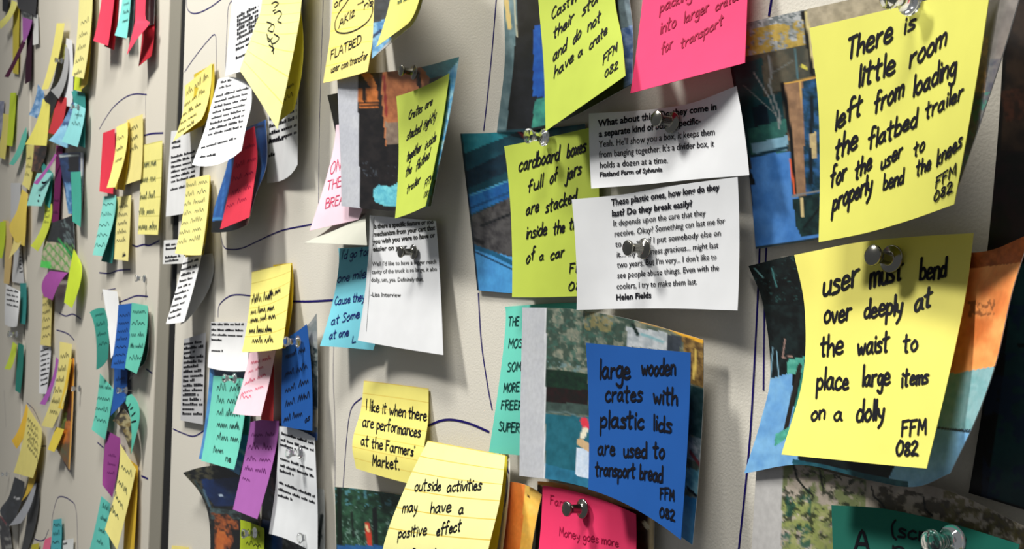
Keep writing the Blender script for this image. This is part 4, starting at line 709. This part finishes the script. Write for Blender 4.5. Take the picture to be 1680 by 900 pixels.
sheet('note', (96, 194, 172), 'small teal note with black marks below the black print on the second board', '198,655,8 215,646,7/213,680,10 228,668,8/215,745,12 226,704,9', tx=[('c', '204,660 210,668 214,662'), ('c', '210,674 218,668'), ('c', '216,682 222,676'), ('c', '216,692 223,690')], pen=2.0)
sheet('note', (104, 200, 180), 'teal sticky note left of the lower blue note on the second board', '164,612,6 186,638,5/158,665,10 182,668,8/150,704,16 172,721,11', tx=[('s', 163, 636, 182, 640, 5, 9), ('s', 160, 655, 180, 658, 5, 9), ('s', 157, 672, 177, 676, 5, 9), ('s', 155, 690, 174, 694, 5, 9)], ink='t', pen=1.4)
sheet('note', (142, 62, 132), 'dark purple sticky note below the teal ones on the second board', '176,706,6 197,718,6/170,750,12 195,756,9/168,795,18 184,816,12', tx=sc_lines(178, 748, 190, 750, -1, 14, 3, 3, 6), ink='v', pen=1.0)
sheet('note', (216, 180, 54), 'gold sticky note behind the long yellow one low on the second board', '206,748,3 226,764,3/205,830,5 224,832,5/202,905,8 219,910,7')
sheet('note', (234, 224, 140), 'long yellow sticky note beside the purple one low on the second board', '197,728,8 223,770,7/192,790,13 212,820,11/172,868,24 192,902,20', tx=[('s', 199, 768, 216, 782, 6, 8), ('s', 194, 792, 208, 812, 6, 8), ('s', 188, 814, 202, 836, 6, 8), ('s', 182, 838, 194, 852, 7, 7)], ink='t', pen=1.5)
sheet('note', (96, 190, 178), 'teal sticky note at the bottom of the second board under the purple one', '166,813,5 181,826,4/158,855,10 178,866,8/146,905,16 182,915,13', tx=sc_lines(168, 832, 178, 838, -3, 19, 4, 5, 6), ink='t', pen=1.5)
# column of notes around x=60..140
sheet('slip', (226, 226, 228), 'white slip with pin above the torn black print, top left cluster', '108,62,4 118,66,4/106,120,5 120,124,5/104,172,6 118,176,6')
sheet('photo', None, 'olive and black print behind the slanted yellow note, top left cluster', '96,66,6 109,74,5/88,130,9 106,120,7/72,160,12 82,196,10', paintops=[('a', (14, 14, 12), (34, 32, 24), 6), ('f', '90,60 112,60 112,95 94,98', (120, 120, 50), (170, 170, 110), 5)])
sheet('slip', (164, 164, 164), 'grey curled back of a print in the top left cluster', '107,76,7 112,80,5/100,125,11 110,125,8/83,148,16 96,162,12')
sheet('note', (204, 60, 66), 'red sticky note under the grey curled print in the top left cluster', '92,158,7 109,160,6/88,185,9 106,188,8/79,218,12 96,222,10')
sheet('photo', None, 'small blue print left of the yellow flared note, top left', '62,138,8 72,150,7/57,165,10 70,172,9/47,188,14 60,194,12', paintops=[('a', (70, 120, 170), (160, 190, 220), 5)])
sheet('note', (232, 222, 126), 'slanted pale yellow note in the top left cluster', '93,38,9 106,38,8/83,95,15 95,98,13/68,147,22 79,146,19')
sheet('note', (234, 226, 114), 'flared yellow note under the slanted one in the top left cluster', '70,162,12 82,164,10/60,200,17 80,200,12/41,237,24 76,239,15')
sheet('photo', None, 'small brown print under the flared yellow note', '56,238,5 76,234,4/54,260,6 74,256,5/51,281,7 62,281,6', paintops=[('a', (34, 22, 16), (110, 70, 44), 6)])
sheet('photo', None, 'pale blue print behind the upper teal note, top left cluster', '118,168,6 138,158,5/100,205,10 135,208,7/80,230,15 110,243,10', paintops=[('a', (56, 84, 130), (110, 150, 190), 7), ('f', '78,215 110,205 112,248 78,240', (130, 190, 220), (150, 206, 232), 6)])
sheet('note', (60, 150, 144), 'dark teal sticky note above the light teal one, top left cluster', '116,146,5 139,153,5/122,175,7 140,180,6/130,240,8 139,242,7')
sheet('note', (146, 216, 218), 'light teal sticky note with dark marks in the top left cluster', '122,168,10 140,178,8/112,205,14 135,210,12/101,232,18 127,241,15', tx=[('s', 123, 190, 135, 192, 4, 5), ('s', 118, 204, 132, 208, 4, 5)], ink='t', pen=1.4)
sheet('tape', (60, 60, 62), 'grey card at the very top left corner above the purple note', '24,-20,3 62,-20,3/28,0,5 60,2,4/30,14,8 58,26,6')
sheet('photo', None, 'black object print behind the purple note at the top left', '34,14,6 52,20,5/35,24,7 52,28,6/37,32,8 52,36,7', paintops=[('a', (20, 22, 20), (110, 112, 110), 5)])
sheet('note', (160, 92, 164), 'short purple note at the top left corner', '37,28,8 53,33,7/37,50,10 48,52,9/38,70,12 42,66,11')
sheet('note', (70, 16, 50), 'dark purple strip slanting down left at the top left corner', '37,65,10 42,70,10/22,98,18 28,100,17/7,126,26 14,127,24')
sheet('note', (50, 14, 36), 'dark maroon strip hanging straight down at the top left corner', '46,34,5 53,33,4/43,90,6 52,88,5/41,138,8 51,132,6')
sheet('slip', (216, 216, 212), 'white slip right of the purple note at the top left corner', '53,22,3 62,24,3/54,50,3 63,50,3/54,74,5 63,72,4')
sheet('note', (236, 230, 132), 'pale yellow note curling left at the top left corner', '19,0,8 28,4,7/12,22,13 20,26,12/-2,36,18 1,48,16')
sheet('note', (206, 190, 70), 'olive yellow strip below the corner card at the top left', '22,8,3 32,10,3/21,60,4 31,62,4/21,120,4 30,122,4')
sheet('slip', (40, 42, 46), 'dark slip above the pale yellow note at the very corner', '4,-8,6 14,-8,5/4,6,6 13,8,6/4,18,7 10,20,7')
sheet('note', (202, 222, 60), 'lime strip at the left edge below the corner group', '17,152,3 27,152,3/14,195,5 24,198,5/11,238,8 20,240,7')
sheet('note', (230, 218, 122), 'yellow note at the left edge beside the lime strip', '5,186,4 14,188,4/2,222,7 12,224,6/-6,255,10 8,262,9')
sheet('photo', None, 'blue grey print at the left edge beside the lime strip', '-6,165,3 7,166,3/-6,195,3 5,195,3/-8,225,4 3,224,4', paintops=[('a', (120, 124, 150), (160, 160, 176), 6)])
sheet('note', (104, 196, 176), 'teal strip slanting left below the flared yellow note', '36,222,5 43,208,4/28,245,9 40,240,7/15,269,14 22,271,12')
sheet('note', (232, 222, 134), 'yellow strip with dark marks under the flared yellow note', '43,238,4 57,238,4/42,275,5 55,272,5/36,302,9 48,312,8', tx=[('s', 45, 262, 52, 262, 4, 3), ('s', 43, 275, 51, 276, 4, 3), ('s', 41, 288, 48, 289, 4, 3)], ink='y', pen=1.6)
sheet('note', (66, 160, 150), 'dark teal note behind the pale teal one with two dots', '66,262,4 87,284,4/72,300,6 85,310,5/74,335,8 82,342,6')
sheet('note', (156, 222, 214), 'pale teal note with two black dots in the left cluster', '61,284,10 86,283,8/52,310,14 78,310,11/44,337,18 68,338,15', tx=[('c', '69,299 72,300 76,298'), ('c', '64,320 66,321'), ('c', '62,329 64,330')], pen=3.2)
sheet('note', (186, 100, 178), 'narrow magenta strip crossing in front of the pale teal note', '90,252,13 93,254,12/76,275,16 80,277,15/55,300,20 61,303,19')
sheet('note', (110, 26, 84), 'deep magenta strip hanging beside the dark teal note', '92,238,4 103,240,4/89,310,5 99,312,5/85,364,7 96,365,6', tx=[('s', 88, 330, 96, 331, 3, 4), ('s', 87, 350, 95, 351, 3, 4)], pen=1.2)
sheet('photo', None, 'dark blue print with white edge behind the tall teal note, left', '96,253,6 115,250,5 137,250,4/104,300,6 118,300,5 136,300,4/112,350,7 122,352,6 134,355,4', paintops=[('a', (22, 44, 80), (34, 64, 110), 7), ('f', '112,250 130,252 130,282 112,280', (10, 10, 12), (16, 16, 20), 6), ('l', '98,256 128,254', 3, (190, 200, 196)), ('f', '107,300 117,300 118,355 110,350', (40, 100, 150), (120, 160, 200), 5), ('l', '134,250 133,352', 4, (214, 214, 210))])
sheet('note', (74, 176, 156), 'tall teal note below the black patch of the dark blue print', '116,282,9 132,281,8/118,330,10 133,330,9/119,363,12 132,372,10')
sheet('note', (206, 216, 76), 'lime note curling left below the dark teal note', '73,334,6 85,334,5/69,370,10 81,372,9/50,403,18 62,412,15', tx=sc_lines(74, 348, 82, 348, -1, 9, 3, 3, 4), ink='y', pen=1.4)
sheet('photo', None, 'black print with green netting pattern in the left cluster', '80,366,7 100,360,6 120,352,5/72,400,9 96,400,8 122,420,5/66,438,12 92,442,10 117,448,7',
 paintops=[('a', (170, 160, 136), (190, 180, 150), 6), ('f', '70,350 130,345 130,450 104,400 76,396', (14, 16, 18), (30, 34, 34), 6), ('n', '100,360 125,360 122,410 106,400', (120, 140, 140), 4, .55)]+[('l', ' '.join(f'{x},{y+4*math.sin(x*.45+k*3.14)}' for x in range(66, 122, 2)), 2, (90, 150, 70)) for k, y in enumerate(range(404, 450, 8))]+[('l', '96,392 122,424', 3, (30, 150, 70)), ('f', '64,426 84,430 82,444 64,442', (60, 190, 70), (90, 200, 90), 4)])
sheet('note', (172, 84, 166), 'purple note folded to a point below the netting print', '82,444,12 112,447,9/69,464,14 98,464,12/72,486,14 86,492,13')
sheet('note', (204, 224, 62), 'bright lime note right of the purple point, left cluster', '121,408,8 132,428,6/113,450,12 133,458,9/105,496,17 118,505,14')
sheet('note', (224, 210, 132), 'yellow note with six dark marks under the purple point', '70,474,4 86,488,4/69,525,5 84,528,5/66,565,8 83,568,7', tx=[('s', 70, 490+i*13, 82, 486+i*13, 5, 4) for i in range(6)], ink='y', pen=2.2)
sheet('slip', (224, 224, 226), 'white typed slip under the yellow note with six dark marks', '66,566,4 84,569,3/65,605,5 81,607,5/64,645,8 76,646,6', tx=[('g', 67, 577+i*8, 81, 572+i*8, 3.2) for i in range(8)])
sheet('note', (170, 92, 176), 'purple strip slanting beside the long yellow note, left', '92,585,9 96,590,8/84,625,13 88,630,12/65,662,20 74,664,18')
sheet('photo', None, 'orange print hanging behind the long yellow note, left', '112,583,5 122,588,4/106,660,7 120,664,5/92,735,10 114,772,7', paintops=[('a', (196, 110, 34), (150, 84, 34), 6), ('f', '105,640 119,640 116,690 100,690', (90, 36, 20), (60, 24, 16), 5), ('f', '94,680 110,676 106,706 92,700', (110, 130, 50), (60, 60, 20), 5), ('f', '90,730 116,725 116,775 95,760', (80, 84, 60), (110, 70, 30), 6), ('l', '121,588 119,664 114,770', 2.5, (220, 160, 60))])
sheet('note', (238, 204, 72), 'gold crinkled strip on the orange print, left', '114,586,9 118,590,9/104,640,12 108,644,11/95,668,14 103,671,13')
sheet('note', (234, 212, 82), 'gold flap at the bottom of the orange print, left', '92,700,12 105,704,10/86,715,14 98,722,12/78,737,17 89,741,15')
sheet('note', (232, 220, 138), 'long yellow note with dark writing bent at its top, left', '98,560,5 118,564,5/96,600,9 115,602,8/86,650,14 106,655,12/68,698,18 86,702,16', tx=[('s', 99, 588, 113, 586, 6, 6)]+[('s', 94-i*3, 610+i*17, 108-i*3.4, 608+i*18, 6, 5) for i in range(5)], ink='y', pen=1.8)
sheet('note', (236, 212, 100), 'crumpled yellow note at the left edge, tallest of the crumpled group', '36,310,8 46,318,6/28,345,12 43,350,9/15,372,16 42,380,10/25,396,14 40,404,10')
sheet('note', (238, 222, 142), 'pale crumpled yellow flap below the tallest crumpled note', '20,382,15 35,378,11/22,395,14 36,392,11/14,425,18 28,410,14')
sheet('note', (224, 196, 132), 'tan yellow strip at the left edge under the crumpled group', '4,360,8 14,362,6/8,395,8 20,400,6/6,464,8 15,466,6')
sheet('note', (206, 226, 60), 'lime note at the left edge beside the tan strip', '0,364,9 9,362,8/-4,395,11 8,395,10/-6,420,14 3,424,12')
sheet('slip', (206, 206, 206), 'pale slip behind the crumpled yellow group at the left edge', '18,300,2 34,300,2/18,380,2 34,385,2/20,462,3 40,466,3', tx=[('g', 32, 405+i*6, 40, 404+i*6, 3) for i in range(8)])
sheet('note', (58, 150, 146), 'teal strip beside the white cylinder-shaped slip, left edge', '33,464,4 43,464,4/33,500,5 43,500,5/32,530,6 41,532,6')
sheet('slip', (228, 228, 228), 'white slip with grey bands bulging at the left edge', '10,466,10 22,472,14 33,478,10/8,500,12 20,506,16 31,508,12/8,532,12 18,536,16 28,535,12', tx=[('g', 11, 476+i*8, 30, 480+i*8, 3) for i in range(4)])
sheet('note', (198, 216, 70), 'lime sticky note under the clear pin at the left edge', '21,560,7 28,565,6/15,585,12 24,588,11/7,605,17 17,606,15')
sheet('note', (44, 136, 122), 'dark teal note under the clear pin at the left edge', '30,562,5 39,566,4/27,605,6 37,610,5/25,640,8 33,645,6')
sheet('note', (240, 198, 68), 'golden note slanting left behind the lower left yellow note', '43,662,8 46,668,7/32,700,13 44,704,10/19,722,18 27,736,15')
sheet('note', (234, 222, 134), 'yellow note with slanted writing at the lower left', '46,668,9 68,702,7/38,720,14 66,738,9/22,775,20 54,784,13', tx=[('s', 45, 690+i*11, 62, 708+i*12, 6, 6) for i in range(5)], ink='y', pen=1.6)
sheet('note', (218, 184, 70), 'mustard flap under the lower left yellow note', '48,772,8 60,770,7/44,800,10 55,795,8/35,822,13 42,815,11')
sheet('photo', None, 'black print curling at the lower left corner', '24,782,8 40,790,6/14,815,13 38,812,8/0,838,18 28,842,12/14,862,17 22,854,13', paintops=[('a', (10, 12, 14), (36, 40, 46), 7), ('l', '24,816 32,818', 2, (200, 200, 200))])
sheet('slip', (172, 174, 180), 'grey slip curling left under the mustard flap, lower left corner', '54,796,8 60,792,6/38,830,13 50,830,9/15,862,20 34,858,14')
sheet('photo', None, 'black strip hanging at the lower left below the grey slip', '46,790,3 64,792,3/44,850,3 60,852,3/34,905,3 42,908,3', paintops=[('a', (14, 14, 14), (40, 38, 34), 8)])
sheet('photo', None, 'dark reddish print at the lower left corner bottom', '-4,842,4 14,856,4/0,880,4 18,885,4/4,912,5 20,914,5', paintops=[('a', (20, 12, 14), (50, 44, 44), 6), ('n', '-10,840 30,840 30,915 -10,915', (190, 190, 180), 6, .55), ('l', '0,845 10,858', 3, (110, 30, 36))])
sheet('note', (84, 182, 190), 'teal blue note at the bottom edge inside the pen loop, left', '87,852,4 101,850,4/85,880,5 101,880,5/82,915,8 99,918,7', tx=sc_lines(88, 864, 99, 863, -1, 14, 4, 5, 4), pen=1.8)
sheet('note', (236, 116, 150), 'pink note at the bottom edge left of the teal blue one', '74,884,5 84,880,5/70,900,6 82,900,6/66,925,8 80,925,8')
sheet('slip', (226, 228, 226), 'white slip at the bottom edge right of the teal blue one', '103,886,3 121,882,3/102,900,3 120,900,3/101,930,4 119,930,4', tx=[('g', 104, 893, 110, 892, 4), ('g', 103, 904, 112, 903, 4)])
sheet('note', (206, 196, 60), 'olive yellow note peeking at the bottom edge left of the pink one', '52,893,3 64,890,3/50,910,3 62,910,3')

# ================================================= push pins
def pin_on(key, px, py, label, metal=True, **k):
    s = SURF[key]; u, v = s.uv([(px, py)]); P = s(u, v)[0]
    return pin(px, py, -P[1]*1000, label, metal, **k)
pin_on('what', 1108, 202, 'silver push pin through the divider box slip', tilt=(.05, .08))
pin_on('helen', 1062, 408, 'silver push pin through the plastic ones slip')
pin_on('bend', 1469, 426, 'large silver push pin through the bend note', tilt=(0, .1))
pin_on('lisa', 683, 413, 'silver push pin through the truck cavity slip', tilt=(0, -.05))
pin_on('money', 961, 834, 'silver push pin through the pink money note', tilt=(0, .06))
pin(684, 119, 7, 'silver push pin at the top of the wooden crates print')
pin_on('room', 1500, 4, 'white pin at the top edge of the little room note', False)
pin(898, 226, 6, 'clear push pin over the lime cardboard boxes note', False)
pin(493, 560, 11, 'clear push pin on the small blue note', False)
pin_on('long', 497, 742, 'clear push pin on the long typed slip', False)
pin(389, 620, 8, 'clear push pin on the teal note with dark writing', False)
pin(422, 873, 12, 'clear push pin on the olive lime note at the bottom', False)
pin(1570, 884, 22, 'clear push pin on the dark teal note in the bottom corner', False)
pin(240, 457, 0, 'clear push pin stuck in the bare second board', False)
pin(133, 637, 0, 'clear push pin stuck in the bare board right of the orange print', False)
pin(31, 548, 6, 'clear push pin above the lime and dark teal notes at the left edge', False, sc=1.5)
pin(210, 640, 6, 'clear push pin beside the lower blue note', False)
pin(13, 777, 3, 'clear push pin at the far left low down', False)
pin(131, 176, 9, 'clear push pin in the light teal note, top left cluster', False)
pin(104, 100, 8, 'clear push pin in the olive and black print, top left cluster', False)
pin(516, 880, 5, 'clear push pin beside the bottom of the long typed slip', False)
